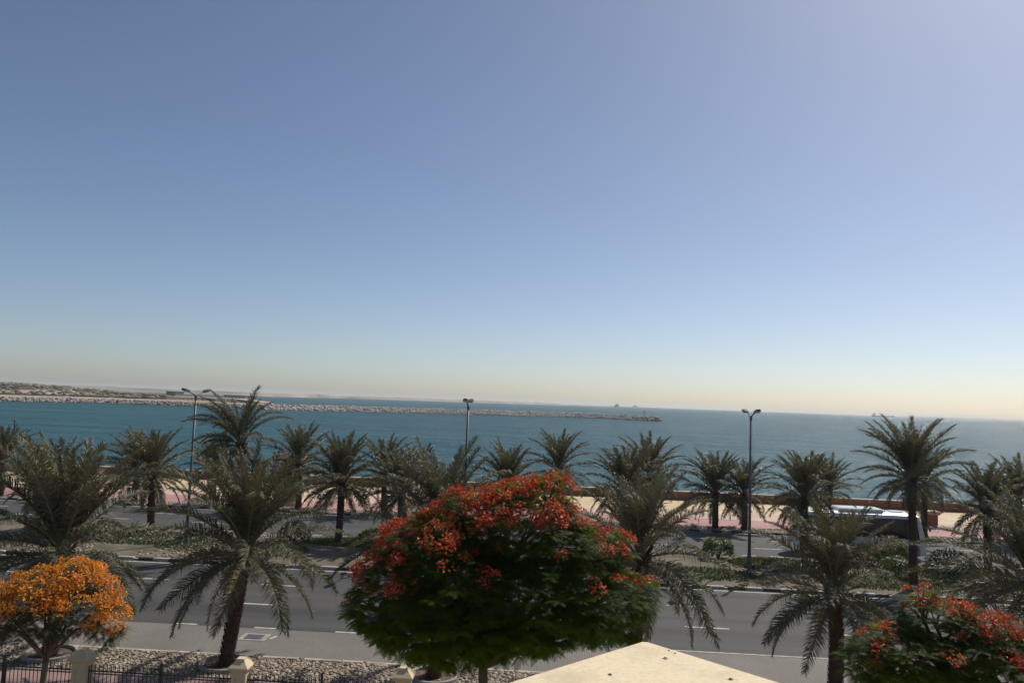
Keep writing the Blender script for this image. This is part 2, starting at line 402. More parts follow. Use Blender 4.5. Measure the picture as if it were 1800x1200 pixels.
# ------------------------------------------------------------------ scattered stones
def octa(n, rng, centers, size, flat=0.65):
    base = np.array([[1,0,0],[0,1,0],[-1,0,0],[0,-1,0],[0,0,1],[0,0,-1],], float)
    f = np.array([[0,1,4],[1,2,4],[2,3,4],[3,0,4],[1,0,5],[2,1,5],[3,2,5],[0,3,5]])
    # 18-vertex rounded stone: octahedron split once
    mids = {}; v = list(base); F = []
    def mid(a, b):
        k = (min(a,b), max(a,b))
        if k not in mids:
            p = v[a]+v[b]; v.append(p/np.linalg.norm(p)*0.95); mids[k] = len(v)-1
        return mids[k]
    for a, b, c in f:
        ab, bc, ca = mid(a,b), mid(b,c), mid(c,a)
        F += [(a,ab,ca),(ab,b,bc),(ca,bc,c),(ab,bc,ca)]
    v = np.array(v); F = np.array(F)
    V = v[None] * (1+rng.uniform(-.28, .28, (n, len(v), 1)))
    sc = size[:, None]*rng.uniform(0.7, 1.25, (n, 3)); sc[:, 2] *= flat
    V = V*sc[:, None, :]
    a = rng.uniform(0, 2*np.pi, n); ca, sa = np.cos(a)[:, None], np.sin(a)[:, None]
    x = V[..., 0]*ca - V[..., 1]*sa; y = V[..., 0]*sa + V[..., 1]*ca
    V = np.stack([x, y, V[..., 2]], -1) + centers[:, None, :]
    FF = F[None] + (np.arange(n)*len(v))[:, None, None]
    return V.reshape(-1, 3), FF.reshape(-1, 3)
rng = np.random.default_rng(7)
n = 15000
c = np.stack([rng.uniform(-24, 24, n), rng.uniform(27.0, 29.38, n), np.full(n, 0.0)], 1)
sz = rng.uniform(0.035, 0.085, n)
V, F = octa(n, rng, c, sz)
tag(link('pebbles', mesh_np('pebbles', V, F, M['pebble'], 3)), 'loose beige and brown pebbles covering the roadside verge', 'pebbles', kind='stuff')
n = 9000
c = np.stack([rng.uniform(-40, 42, n), rng.uniform(44.8, 53.9, n), np.full(n, 0.15)], 1)
keep = (np.sin(c[:, 0]*0.55)+np.sin(c[:, 0]*0.23+1.0)+0.6*np.sin(c[:, 1]*0.9)) > -0.1
c = c[keep]; n = len(c)
V, F = octa(n, rng, c, rng.uniform(0.05, 0.12, n))
tag(link('median_stones', mesh_np('median_stones', V, F, M['pebble'], 3)), 'pale stones strewn over the road median', 'stones', kind='stuff')
n = 5000
c = np.stack([rng.uniform(-55, 55, n), rng.uniform(64.85, 66.85, n), np.full(n, 0.14)], 1)
V, F = octa(n, rng, c, rng.uniform(0.05, 0.11, n))
tag(link('kerbside_gravel', mesh_np('kerbside_gravel', V, F, M['pebble'], 3)), 'grey brown gravel strip along the promenade kerb', 'gravel', kind='stuff')

# lawn patches on the median
def lawn(n, cx, cy, rx, ry):
    a = rng.uniform(0, 2*np.pi, n); r = np.sqrt(rng.uniform(0, 1, n))
    return np.stack([cx+rx*r*np.cos(a), cy+ry*r*np.sin(a), np.full(n, 0.14)], 1)
pc = np.concatenate([lawn(5200, 15.0, 51.2, 3.4, 2.3), lawn(3600, -13.2, 52.0, 3.2, 1.6), lawn(3000, 26.5, 50.3, 4.0, 2.6), lawn(3000, -27, 50.3, 4.5, 2.4), lawn(2200, 3.5, 51, 3.2, 1.8), lawn(3000, -20, 48.5, 5, 2.2), lawn(2600, 9, 47.6, 4, 1.8), lawn(2600, 20, 47.3, 5, 1.8), lawn(2200, -5, 47.5, 4, 1.7), lawn(2600, 34, 48, 5, 2.6)])
n = len(pc); a = rng.uniform(0, 2*np.pi, n); h = rng.uniform(0.08, 0.2, n); w_ = rng.uniform(0.02, 0.05, n)
d = np.stack([np.cos(a), np.sin(a), np.zeros(n)], 1)
lean = np.stack([rng.uniform(-.08, .08, n), rng.uniform(-.08, .08, n), h], 1)
V = np.stack([pc-d*w_[:, None], pc+d*w_[:, None], pc+lean], 1).reshape(-1, 3)
F = np.arange(n*3).reshape(-1, 3)
tag(link('lawn_grass', mesh_np('lawn_grass', V, F, M['grass'], 3)), 'short green grass patches on the road median', 'grass', kind='stuff')

# ------------------------------------------------------------------ far shore, breakwater, islands
SPIT = [(-205, 532), (-160, 586), (-100, 632), (-35, 668), (18, 694), (52, 690), (72, 668), (88, 652)]
SHORE = [(-700, 250), (-480, 390), (-385, 455), (-360, 490), (-340, 530), (-312, 552), (-262, 548), (-222, 536), (-205, 532)]
def resample(pts, step):
    out = []
    for (x0, y0), (x1, y1) in zip(pts[:-1], pts[1:]):
        k = max(1, int(math.hypot(x1-x0, y1-y0)/step))
        out += [(x0+(x1-x0)*i/k, y0+(y1-y0)*i/k) for i in range(k)]
    return out+[pts[-1]]
rnd = random.Random(5)
# land plateau behind the shoreline
mb = MB()
front = resample(SHORE, 25)
rows = []
for off, z in ((-3, -3.4), (7, 1.5), (12, 1.9), (60, 2.0), (300, 3.2), (700, 5.0), (1300, 7.5), (2200, 8.0)):
    row = []
    for i, (x, y) in enumerate(front):
        t = i/(len(front)-1)
        k = off*(1 if off < 20 else (1-0.72*t))
        row.append((x - k*0.35 - (off*0.25*t if off > 20 else 0), y + k, z if (off <= 12) else z + rnd.uniform(-.3, .3)*(1 if off < 500 else 3)))
    rows.append(row)
mb.loft(rows, caps=False, closed=False)
tag(mb.build('far_shore', M['sand'], smooth=True), kind='structure')
# breakwater core
def berm(name, line, w, h, zb=-3.4):
    mb = MB(); rings = []
    for i, (x, y) in enumerate(line):
        x0, y0 = line[max(i-1, 0)]; x1, y1 = line[min(i+1, len(line)-1)]
        d = Vector((x1-x0, y1-y0, 0)).normalized(); nn = Vector((-d.y, d.x, 0)); p = Vector((x, y, 0))
        e = 1.0 if i < len(line)-1 else 0.5
        rings.append([p-nn*w*e+Vector((0,0,zb)), p-nn*w*0.3*e+Vector((0,0,h*e)), p+nn*w*0.3*e+Vector((0,0,h*e)), p+nn*w*e+Vector((0,0,zb))])
    mb.loft(rings)
    return mb.build(name, M['rock'])
sl = resample(SPIT, 12)
bw = berm('breakwater', sl, 9.5, 0.7)
tag(bw, 'long rock breakwater reaching out into the sea', 'breakwater')
def rocks_along(line, n, half, top, seed, smin, smax):
    r = np.random.default_rng(seed); L = np.array(line)
    i = r.integers(0, len(L)-1, n); t = r.uniform(0, 1, n)[:, None]
    p = L[i]*(1-t)+L[i+1]*t; d = L[i+1]-L[i]; d = d/np.linalg.norm(d, axis=1)[:, None]
    nn = np.stack([-d[:, 1], d[:, 0]], 1)
    u = r.uniform(-1, 1, n)
    z = -2.1 + (top+2.1)*(1-np.abs(u)**1.4) + r.uniform(-.25, .35, n)
    P = p + nn*(u*half)[:, None]
    return octa(n, r, np.column_stack([P, z]), r.uniform(smin, smax, n), 0.8)
V, F = rocks_along(sl, 4200, 7.4, 1.3, 11, 0.5, 1.2)
o = tag(link('armour_rocks', mesh_np('armour_rocks', V, F, M['rocks'], 3), bw), kind='stuff')
shl = resample(SHORE[2:], 12)
V, F = rocks_along([(x+1, y+2) for x, y in shl], 2600, 5.5, 0.6, 12, 0.45, 1.0)
tag(link('shore_rocks', mesh_np('shore_rocks', V, F, M['rocks'], 3)), 'pale armour rocks lining the far shore', 'rocks', kind='stuff')
# beacon on the breakwater head
mb = MB(); mb.tube([(0,0,0), (0,0,4.6)], [0.22, 0.16], 8); r0 = empty('beacon', (78, 662, 0.7))
mb.build('pole', M['iron'], r0)
mb = MB(); mb.lathe([(0.5, 4.4), (0.55, 4.6), (0.55, 5.2), (0.2, 5.6)], 10); mb.build('lantern', M['lamp_dark'], r0)
mb = MB(); mb.lathe([(0.9, -0.6), (0.9, 0.25), (0.6, 0.3)], 10); mb.build('base', M['concrete'], r0)
tag(r0, 'small dark beacon post near the tip of the rock breakwater', 'beacon')
# sand embankment where the breakwater meets the shore
mb = MB()
emb = [(-292, 566), (-262, 566), (-235, 560), (-212, 548)]
rings = []
for i, (x, y) in enumerate(emb):
    k = 1 if i < 3 else 0.6
    rings.append([(x, y-3, -1), (x+0.5, y+2, 4.3*k), (x-4, y+34, 4.6*k), (x-8, y+48, 0)])
mb.loft(rings)
tag(mb.build('sand_embankment', M['sand']), kind='structure')
# long dark wall and pale wall on the shore
def far_wall(name, a, b, h, z, m, label, thick=0.6):
    a = Vector((*a, 0)); b = Vector((*b, 0)); L = (b-a).length
    mb = MB(); mb.box(0, L, -thick/2, thick/2, -1.0, h)
    k = int(L/12)
    for i in range(k+1): mb.box(i*12-.3, i*12+.3, -thick/2-.15, thick/2+.15, -1.0, h+.25)
    o = mb.build(name, m, None, (a.x, a.y, z)); o.rotation_euler.z = math.atan2(b.y-a.y, b.x-a.x)
    return tag(o, label, 'wall')
far_wall('shore_wall', (-420, 450), (-372, 500), 1.2, 1.7, M['dark_wall'], 'dark low wall at the near end of the far shore')
far_wall('shore_wall', (-372, 500), (-350, 545), 1.2, 1.8, M['dark_wall'], 'dark low wall above the far shore rocks')
far_wall('shore_wall', (-350, 545), (-296, 572), 1.0, 1.8, M['dark_wall'], 'dark low wall ending at the sand embankment')
far_wall('pale_wall', (-372, 575), (-322, 590), 1.3, 2.0, M['white_wall'], 'pale long wall behind the dark shore wall')
# pale ramps cut through the shore rocks
for x, y, lab in ((-346, 522, 'pale concrete ramp down the far shore next to the dark wall'), (-325, 541, 'pale concrete ramp down the far shore by the rock bank')):
    mb = MB(); mb.loft([[(-2.2,-5,-2.6),(2.2,-5,-2.6),(2.2,-5,-1.6),(-2.2,-5,-1.6)],[(-2.2,7,1.0),(2.2,7,1.0),(2.2,7,2.3),(-2.2,7,2.3)]])
    o = mb.build('boat_ramp', M['white_wall'], None, (x, y, 0)); o.rotation_euler.z = R(-28)
    mb = MB(); mb.loft([[(-2.5,-5,-2.6),(-2.2,-5,-2.6),(-2.2,-5,-1.3),(-2.5,-5,-1.3)],[(-2.5,7,1.0),(-2.2,7,1.0),(-2.2,7,2.6),(-2.5,7,2.6)]]); mb.build('side_kerb', M['concrete'], o)
    tag(o, lab, 'ramp', 'ramps on the far shore')
# far low buildings
def far_building(x, y, z, L, D, H, m, lab, rz=-0.5):
    r = empty('far_building', (x, y, z), rz)
    mb = MB(); mb.box(-L/2, L/2, -D/2, D/2, -1.5, H); mb.build('wall', m, r)
    mb = MB(); mb.box(-L/2-.4, L/2+.4, -D/2-.4, D/2+.4, H, H+.5); mb.build('roof', M['concrete'], r)
    k = max(1, int(L/5))
    for i in range(k):
        mb = MB(); xx = -L/2+(i+.5)*L/k; mb.box(xx-.8, xx+.8, -D/2-.06, -D/2+.1, 0.9, 2.2); mb.build('window', M['far_door'], r)
    tag(r, lab, 'building', 'low buildings on the far shore')
far_building(-545, 640, 2.4, 22, 12, 5.0, M['white_wall'], 'bright white low building on the far shore')
far_building(-520, 715, 2.6, 48, 12, 4.0, M['concrete'], 'long grey shed on the far shore')
far_building(-486, 742, 2.6, 12, 9, 5.4, M['white_wall'], 'small white block beside the long grey shed')
far_building(-402, 800, 3.0, 16, 10, 4.2, M['concrete'], 'small grey hut among the far scrub')
far_building(-385, 660, 2.2, 24, 9, 2.6, M['dark_wall'], 'long dark shed behind the far shore ramps')
far_building(-300, 720, 2.6, 30, 9, 3.4, M['white_wall'], 'pale shed near the sand embankment')
# scrub
n = 2600
r = np.random.default_rng(3)
t = r.uniform(0, 1, n); off = 60+1500*r.uniform(0, 1, n)**1.3
fx = np.interp(t, np.linspace(0, 1, len(front)), [p[0] for p in front]); fy = np.interp(t, np.linspace(0, 1, len(front)), [p[1] for p in front])
k = off*(1-0.72*t)
cz = np.interp(off, [60, 300, 700, 1300, 2200], [2.0, 3.2, 5.0, 7.5, 8.0])
c = np.column_stack([fx-k*0.35-off*0.25*t, fy+k, cz+0.3])
V, F = octa(n, r, c, r.uniform(1.2, 4.2, n)*np.interp(off, [0, 1500], [0.7, 1.5]), 0.55)
tag(link('far_scrub', mesh_np('far_scrub', V, F, M['scrub'], 3)), 'grey green scrub covering the far shore', 'scrub', kind='stuff')
# distant coast with a pale beach
def strip(name, pts, depth, h, m, seed):
    rr = random.Random(seed); mb = MB(); P = resample(pts, 60)
    rows = [[(x, y, -3) for x, y in P], [(x, y+depth*.1, h*.25) for x, y in P]]
    rows.append([(x, y+depth*.45, h*(.6+.4*rr.random())*min(1, 6*i/len(P)+.3)*min(1, 6*(1-i/len(P))+.05)) for i, (x, y) in enumerate(P)])
    rows.append([(x, y+depth, h*(.7+.5*rr.random())*min(1, 5*i/len(P)+.3)*min(1, 5*(1-i/len(P))+.05)) for i, (x, y) in enumerate(P)])
    mb.loft(rows, caps=False, closed=False)
    return tag(mb.build(name, m, smooth=True), kind='structure')
M['far_coast'] = mat('far_coast_sand', (0.36, 0.31, 0.25), (0.17, 0.155, 0.11), 0.006, 0.95)
strip('distant_coast', [(-2600, 1500), (-1400, 1850), (-830, 2050), (-790, 2500), (-780, 3150), (-520, 3600), (-220, 4200), (110, 5100), (420, 5600)], 300, 9, M['far_coast'], 4)
strip('distant_island', [(3700, 8300), (4200, 8350), (4800, 8200), (6500, 8000)], 500, 16, M['far_coast'], 6)
for x, y, rr, h in ((405, 4900, 22, 22), (620, 5850, 34, 17)):
    mb = MB(); q = random.Random(int(x))
    mb.loft([[(x+rr*s*(.85+.3*q.random())*math.cos(a*PI/5), y+rr*s*math.sin(a*PI/5), z) for a in range(10)] for s, z in ((1.6, -3), (1.0, 1.5), (.6, h*.55), (.32, h*.8), (.1, h))])
    tag(mb.build('rock_islet', M['scrub']), kind='structure')
# ship on the horizon
r0 = empty('ship', (2560, 6150, -2), R(-20))
mb = MB(); mb.loft([[(-75,-9,-1),(-75,9,-1),(-75,9,9),(-75,-9,9)],[(55,-9,-1),(55,9,-1),(55,9,9),(55,-9,9)],[(82,-1,-1),(82,1,-1),(88,1,12),(88,-1,12)]]); mb.build('hull', M['ship'], r0)
mb = MB(); mb.box(-66,-46,-8,8,9,24); mb.box(-62,-50,-9,9,24,27); mb.build('superstructure', M['concrete'], r0)
mb = MB(); mb.tube([(10,0,9),(10,0,27)],[1.2,.8],6); mb.tube([(10,0,12),(36,0,24)],[.7,.5],6); mb.build('deck_crane', M['ship'], r0)
mb = MB(); mb.tube([(48,0,9),(48,0,25)],[1.0,.7],6); mb.build('mast', M['ship'], r0)
tag(r0, 'dark low ship with deck crane on the horizon', 'ship')
# marker post in the water near shore
r0 = empty('marker_post', (-139, 193, -2)); mb = MB(); mb.tube([(0,0,-0.6),(0,0,2.2)],[.16,.12],8); mb.build('pole', M['iron'], r0)
mb = MB(); mb.lathe([(.25,2.1),(.3,2.3),(.05,2.7)],8); mb.build('topmark', M['iron'], r0)
mb = MB(); mb.lathe([(.45,-.5),(.5,-.05),(.3,.2)],10); mb.build('float', M['iron'], r0)
tag(r0, 'thin dark marker post standing in the sea', 'post')

# ------------------------------------------------------------------ date palms
def frond_mesh(name, bend, nl, seed, mats, lw, droop=0.5, ragged=0.0):
    """unit-length pinnate leaf along +X, arching towards -Z"""
    q = random.Random(seed); mb = MB(); S = 12
    p = Vector((0,0,0)); pts = [p.copy()]; tans = []
    side = q.uniform(-.12, .12)
    for i in range(S):
        t = (i+.5)/S; th = -bend*t**1.25; yaw = side*t
        d = Vector((math.cos(th)*math.cos(yaw), math.sin(yaw)*math.cos(th), math.sin(th)))
        p = p + d/S; pts.append(p.copy()); tans.append(d)
    rad = [0.0095*(1-i/S)+0.0016 for i in range(S+1)]; rad[0] = 0.016
    mb.tube(pts, rad, 4, 0)
    for k in range(nl):
        t = 0.13+0.87*(k+.5)/nl
        x = t*S; i = min(int(x), S-1); P0 = pts[i].lerp(pts[i+1], x-i); T = tans[i]
        Y = Vector((0,1,0)); U = Y.cross(T).normalized()*-1
        if U.z < 0 and abs(bend) < 1.4: U = -U
        Y = T.cross(U).normalized()
        prof = min(1, .45+3.2*(t-.13))*(1-.62*max(0, (t-.45)/.55)**1.6)
        for s in (-1, 1):
            if ragged and q.random() < ragged: continue
            a = R(68-32*t+q.uniform(-9, 9)); v = R(q.choice((10, 28, 40))+q.uniform(-8, 8))
            D = (T*math.cos(a)+(Y*s*math.cos(v)+U*math.sin(v))*math.sin(a)).normalized()
            l = .178*prof*q.uniform(.8, 1.15)
            W = (T-D*T.dot(D)).normalized()
            W = (Matrix.Rotation(q.uniform(-.9, .9), 3, D) @ W)*lw*(.6+.4*prof)
            m1 = P0+D*l*.55; tip = P0+(D-U*droop*q.uniform(.4, 1.4)).normalized()*l
            n = len(mb.v); mb.v += [tuple(P0-W*.5), tuple(P0+W*.5), tuple(m1+W*.5), tuple(m1-W*.5), tuple(tip)]
            mb.f += [(n, n+1, n+2, n+3), (n+3, n+2, n+4)]; mb.m += [1, 1]
    return mb.mesh(name, mats)
BENDS = (0.25, 0.6, 0.95, 1.35)
FR = {}
for lod, nl, lw in (('near', 96, 0.0082), ('far', 54, 0.0140)):
    FR[lod] = [[frond_mesh('frond', b, nl, 100+10*i+j, [M['rachis'], M['frond']], lw) for j in range(3)] for i, b in enumerate(BENDS)]
FR['dry'] = [frond_mesh('dry_frond', b, 40, 300+i, [M['frond_dry'], M['frond_dry']], 0.012, 0.6, 0.25) for i, b in enumerate((0.8, 1.2))]

def palm(name, X, Y, z0, hubdx, hubz, L, label, group, lod='near', seed=1, nf=40, wind=0.0, low=-38, rad=0.235, ndry=2, windaz=PI, top=84, upf=1.0):
    q = random.Random(seed)
    root = empty(name, (X, Y, z0))
    tag(root, label, 'palm tree', group)
    H = hubz - z0
    nf += q.randint(-6, 6); low += q.uniform(-10, 8)
    # trunk: rough core with spiral leaf-base scales
    S = 14
    bendx = q.uniform(-.12, .12)*H*.5
    def axis(t):
        return Vector((hubdx*t+bendx*math.sin(PI*t)*.4, .05*math.sin(3*t+seed), H*t))
    mb = MB()
    prof = lambda t: rad*(1.12 if t < .04 else 1.0)*(1-.10*t)*(1+.22*max(0, (t-.86)/.14))
    mb.tube([axis(i/S)-Vector((0,0,.12 if i == 0 else 0)) for i in range(S+1)], [prof(i/S)*.9*(1+q.uniform(-.05, .05)) for i in range(S+1)], 10, 0)
    dz = .115 if lod == 'near' else .2
    rows = int(H/dz); per = 8 if lod == 'near' else 6
    for i in range(rows):
        t = (i+.5)/rows; c = axis(t); r = prof(t)
        for k in range(per):
            a = 2*PI*(k+.5*(i % 2))/per+q.uniform(-.08, .08); aw = PI/per*.92
            hgt = dz*q.uniform(1.0, 1.5); out = q.uniform(.025, .065)*(1+1.2*max(0, (t-.8)/.2))
            e = Vector((math.cos(a), math.sin(a), 0))
            l_ = Vector((math.cos(a-aw), math.sin(a-aw), 0)); r_ = Vector((math.cos(a+aw), math.sin(a+aw), 0))
            A = c+l_*r*.88-Vector((0,0,hgt*.4)); B = c+r_*r*.88-Vector((0,0,hgt*.4)); Cc = c+e*r*.93-Vector((0,0,hgt*.6))
            n = len(mb.v); tl = c+l_.lerp(e, .45)*(r+out)+Vector((0,0,hgt*.55)); tr = c+r_.lerp(e, .45)*(r+out)+Vector((0,0,hgt*.55)); bk = c+e*r*.7+Vector((0,0,hgt*.45))
            mb.v += [tuple(A), tuple(Cc), tuple(B), tuple(tr), tuple(tl), tuple(bk)]
            mb.f += [(n, n+1, n+4), (n+1, n+3, n+4), (n+1, n+2, n+3), (n+4, n+3, n+5)]; mb.m += [1]*4
    # cut petiole stubs under the crown
    for k in range(22 if lod == 'near' else 10):
        a = k*2.4+q.random(); t = .86+.13*q.random(); c = axis(t)
        e = Vector((math.cos(a), math.sin(a), 0)); ln = q.uniform(.22, .5)
        mb.tube([c+e*rad*.8, c+e*(rad+ln*.45)+Vector((0,0,ln))], [.045, .028], 4, 1)
    mb.build('trunk', [M['palm_trunk'], M['palm_boot']], root)
    hub = axis(1.0)
    for i in range(nf):
        u = (i+.5)/nf
        az = i*2.39996+q.uniform(-.25, .25)
        el = float(np.interp(u, (0, .42, .58, .72, 1.0), (top, 64, 34, 7, low)))+q.uniform(-7, 7)
        if wind:
            az += wind*math.sin(windaz-az)
            el -= wind*14*(.3+.7*math.cos(windaz-az))*(.4+u)
        bi = 0 if u < .1 else (1 if u < .33 else (2 if u < .66 else q.choice((2, 3))))
        if el < 0: bi = min(bi, 2)
        if wind > .6 and bi < 3 and q.random() < .7: bi += 1
        ll = L*(.82+.26*math.sin(PI*min(1, .25+u*.8)))*q.uniform(.9, 1.08)
        if u < .08: ll *= .85
        ll *= 1+(upf-1)*min(1, max(0, (el-15)/40))
        o = link('frond', FR[lod][bi][q.randrange(3)], root)
        e = Vector((math.cos(az), math.sin(az), 0))
        o.location = hub+e*.10*(.3+u)+Vector((0,0,.12-.42*u))
        o.rotation_euler = (Matrix.Rotation(az, 3, 'Z') @ Matrix.Rotation(-R(el), 3, 'Y') @ Matrix.Rotation(q.uniform(-.5, .5), 3, 'X')).to_euler()
        o.scale = (ll, ll, ll)
    for i in range(ndry):
        az = q.uniform(0, 2*PI); o = link('dry_frond', FR['dry'][i % 2], root)
        e = Vector((math.cos(az), math.sin(az), 0))
        o.location = hub+e*rad*.9+Vector((0,0,-.42))
        o.rotation_euler = (Matrix.Rotation(az, 3, 'Z') @ Matrix.Rotation(-R(q.uniform(-50, -25)), 3, 'Y')).to_euler()
        ll = L*q.uniform(.62, .8); o.scale = (ll, ll, ll)
    return root

GN, GM, GF = 'date palms on the pebble verge', 'date palms along the road median', 'date palms along the promenade edge'
NEAR = [
 ('P1', -18.30, 0.15, 3.88, 4.0, 'full date palm rising behind the orange flowering tree', 11, .25, 1.08, -18),
 ('P2', -11.65, 0.50, 4.21, 4.1, 'leaning date palm behind the sunlit cream fence pillar', 12, .1, .95, -30),
 ('P3', -3.95, 0.0, 5.00, 4.2, 'date palm whose trunk foot shows below the large red-flowered tree', 13, .25, .82, -38),
 ('P4', 3.05, 0.28, 4.7, 4.2, 'date palm between the large red-flowered tree and the cream roof corner', 14, 0, .74, -40),
 ('P5', 10.20, -0.05, 3.85, 3.7, 'short stout date palm beside the small red-flowered tree', 15, 0, .84, -28),
 ('P6', 16.95, 0.0, 4.5, 4.3, 'date palm arching over the small red-flowered tree', 16, .1, .70, -30)]
for nme, X, dx, hz, L, lab, sd_, wd, uf, lw_ in NEAR:
    palm('date_palm', X, 28.35, 0.0, dx, hz, L, lab, GN, 'near', sd_, 48, wd, rad=.25, ndry=2, upf=uf, low=lw_)
MED = [
 (-27.6, 52.8, -.1, 4.0, 3.3, 'short date palm on the median in front of the sea wall gap', 21, .2),
 (-18.5, 46.3, -.45, 6.9, 2.5, 'tall windswept date palm rising above the horizon', 22, 1.25),
 (-14.1, 51.9, -.05, 4.1, 3.3, 'median date palm before the white hydrant', 23, .1),
 (-9.9, 52.0, -.1, 3.6, 3.0, 'shaded low date palm on the median behind the red-flowered tree', 24, .2),
 (-2.8, 52.0, 0, 4.3, 2.9, 'date palm peeping over the top of the large red-flowered tree', 25, .2),
 (5.0, 52.0, 0, 4.4, 3.1, 'bushy date palm on the median crowding a taller promenade palm', 26, .1),
 (16.7, 52.0, 0, 4.5, 3.0, 'low dense date palm on the median behind the bus tail', 27, .1),
 (21.05, 46.3, -.15, 6.5, 2.8, 'tall dark date palm standing in front of the white bus', 28, .35),
 (28.25, 52.0, 0, 4.2, 3.0, 'low dense date palm on the median beyond the bus front', 29, .1),
 (34.6, 51.0, 0, 3.6, 3.2, 'date palm at the end of the median row past the bus', 30, .1),
 (-33.5, 50.8, 0, 3.4, 3.2, 'low date palm on the median behind the orange flowering tree', 31, .1)]
for X, Y, dx, hz, L, lab, sd_, wd in MED:
    palm('date_palm', X, Y, 0.14, dx, hz, L, lab, GM, 'near' if Y < 47 else 'far', sd_, 50, wd, rad=.24, ndry=3, low=-38, upf=1.32 if Y < 47 else 1.0)
FAR = [
 (-48.3, -.1, 3.0, 3.5, 'promenade date palm at the far end of the terracotta sea wall'),
 (-36.1, -.1, 3.0, 3.3, 'slim promenade date palm partly behind a median palm'),
 (-29.2, -.05, 3.3, 3.0, 'small promenade date palm beside the double street lamp'),
 (-21.6, -.1, 3.96, 3.5, 'dark promenade date palm against the tan kiosk'),
 (-14.1, -.1, 3.5, 3.2, 'promenade date palm with spiky upright crown beyond the hydrant'),
 (0.67, 0, 4.4, 3.5, 'promenade date palm with open crown against the water'),
 (8.33, 0, 4.2, 3.6, 'slender promenade date palm with an airy rounded crown'),
 (13.86, 0, 3.05, 3.6, 'thick-trunked promenade date palm on the pink paving edge'),
 (16.25, 0, 3.02, 3.2, 'promenade date palm close beside the street lamp pole'),
 (23.17, 0, 3.69, 2.8, 'promenade date palm showing above the bus roof'),
 (30.89, 0, 4.49, 3.3, 'promenade date palm just past the bus windscreen'),
 (38.36, 0, 3.5, 3.6, 'last promenade date palm beyond the planter wall')]
for i, (X, dx, hz, L, lab) in enumerate(FAR):
    palm('date_palm', X, 66.0, 0.13, dx, hz, L, lab, GF, 'far', 41+i, 42, .15, rad=.25, ndry=1, low=-30)

# concrete rings round the verge palms
def ring_mesh():
    mb = MB(); n = 28
    prof = [(.92, -.05), (.92, .14), (.90, .16), (.82, .16), (.80, .14), (.80, -.05)]
    rings = [[(r*math.cos(2*PI*k/n), r*math.sin(2*PI*k/n), z) for r, z in prof] for k in range(n)]
    mb.loft(rings+[rings[0]], caps=False)
    return mb.mesh('ring', M['concrete'], False)
def disk_mesh():
    mb = MB(); n = 28; mb.v = [(.81*math.cos(2*PI*k/n), .81*math.sin(2*PI*k/n), .05) for k in range(n)]; mb.f = [tuple(range(n))]; mb.m = [0]
    return mb.mesh('soil', M['dark_soil'])
rm, dm = ring_mesh(), disk_mesh()
for (nme, X, *_), lab in zip(NEAR, ('concrete tree ring behind the orange flowering tree', 'concrete tree ring round the leaning palm', 'concrete tree ring below the large red-flowered tree',
                                  'concrete tree ring behind the cream roof corner', 'concrete tree ring round the short stout palm', 'concrete tree ring behind the small red-flowered tree')):
    r0 = tag(link('tree_ring', rm, None, (X, 28.35, 0)), lab, 'tree ring', 'concrete rings round the verge palms')
    link('soil', dm, r0)

# ------------------------------------------------------------------ flame trees
def flower_mesh(seed, m):
    q = random.Random(seed); mb = MB()
    for k in range(34):
        a = q.uniform(0, 2*PI); r = .15*math.sqrt(q.random()); c = Vector((r*math.cos(a), r*math.sin(a), .09*(1-(r/.15)**2)+q.uniform(-.03, .05)))
        nrm = Vector((q.gauss(0, .6), q.gauss(0, .6), 1)).normalized(); u = nrm.orthogonal().normalized(); v = nrm.cross(u); s = q.uniform(.018, .034)
        rot = Matrix.Rotation(q.uniform(0, PI), 3, nrm); u = rot @ u; v = rot @ v
        mb.quad(c-u*s, c-v*s*.8+nrm*.012, c+u*s, c+v*s*.8+nrm*.012)
    return mb.mesh('flower_cluster', m)
FL = {k: [flower_mesh(500+i, M[k]) for i in range(4)] for k in ('red_petal', 'red2_petal', 'orange_petal', 'amber_petal')}

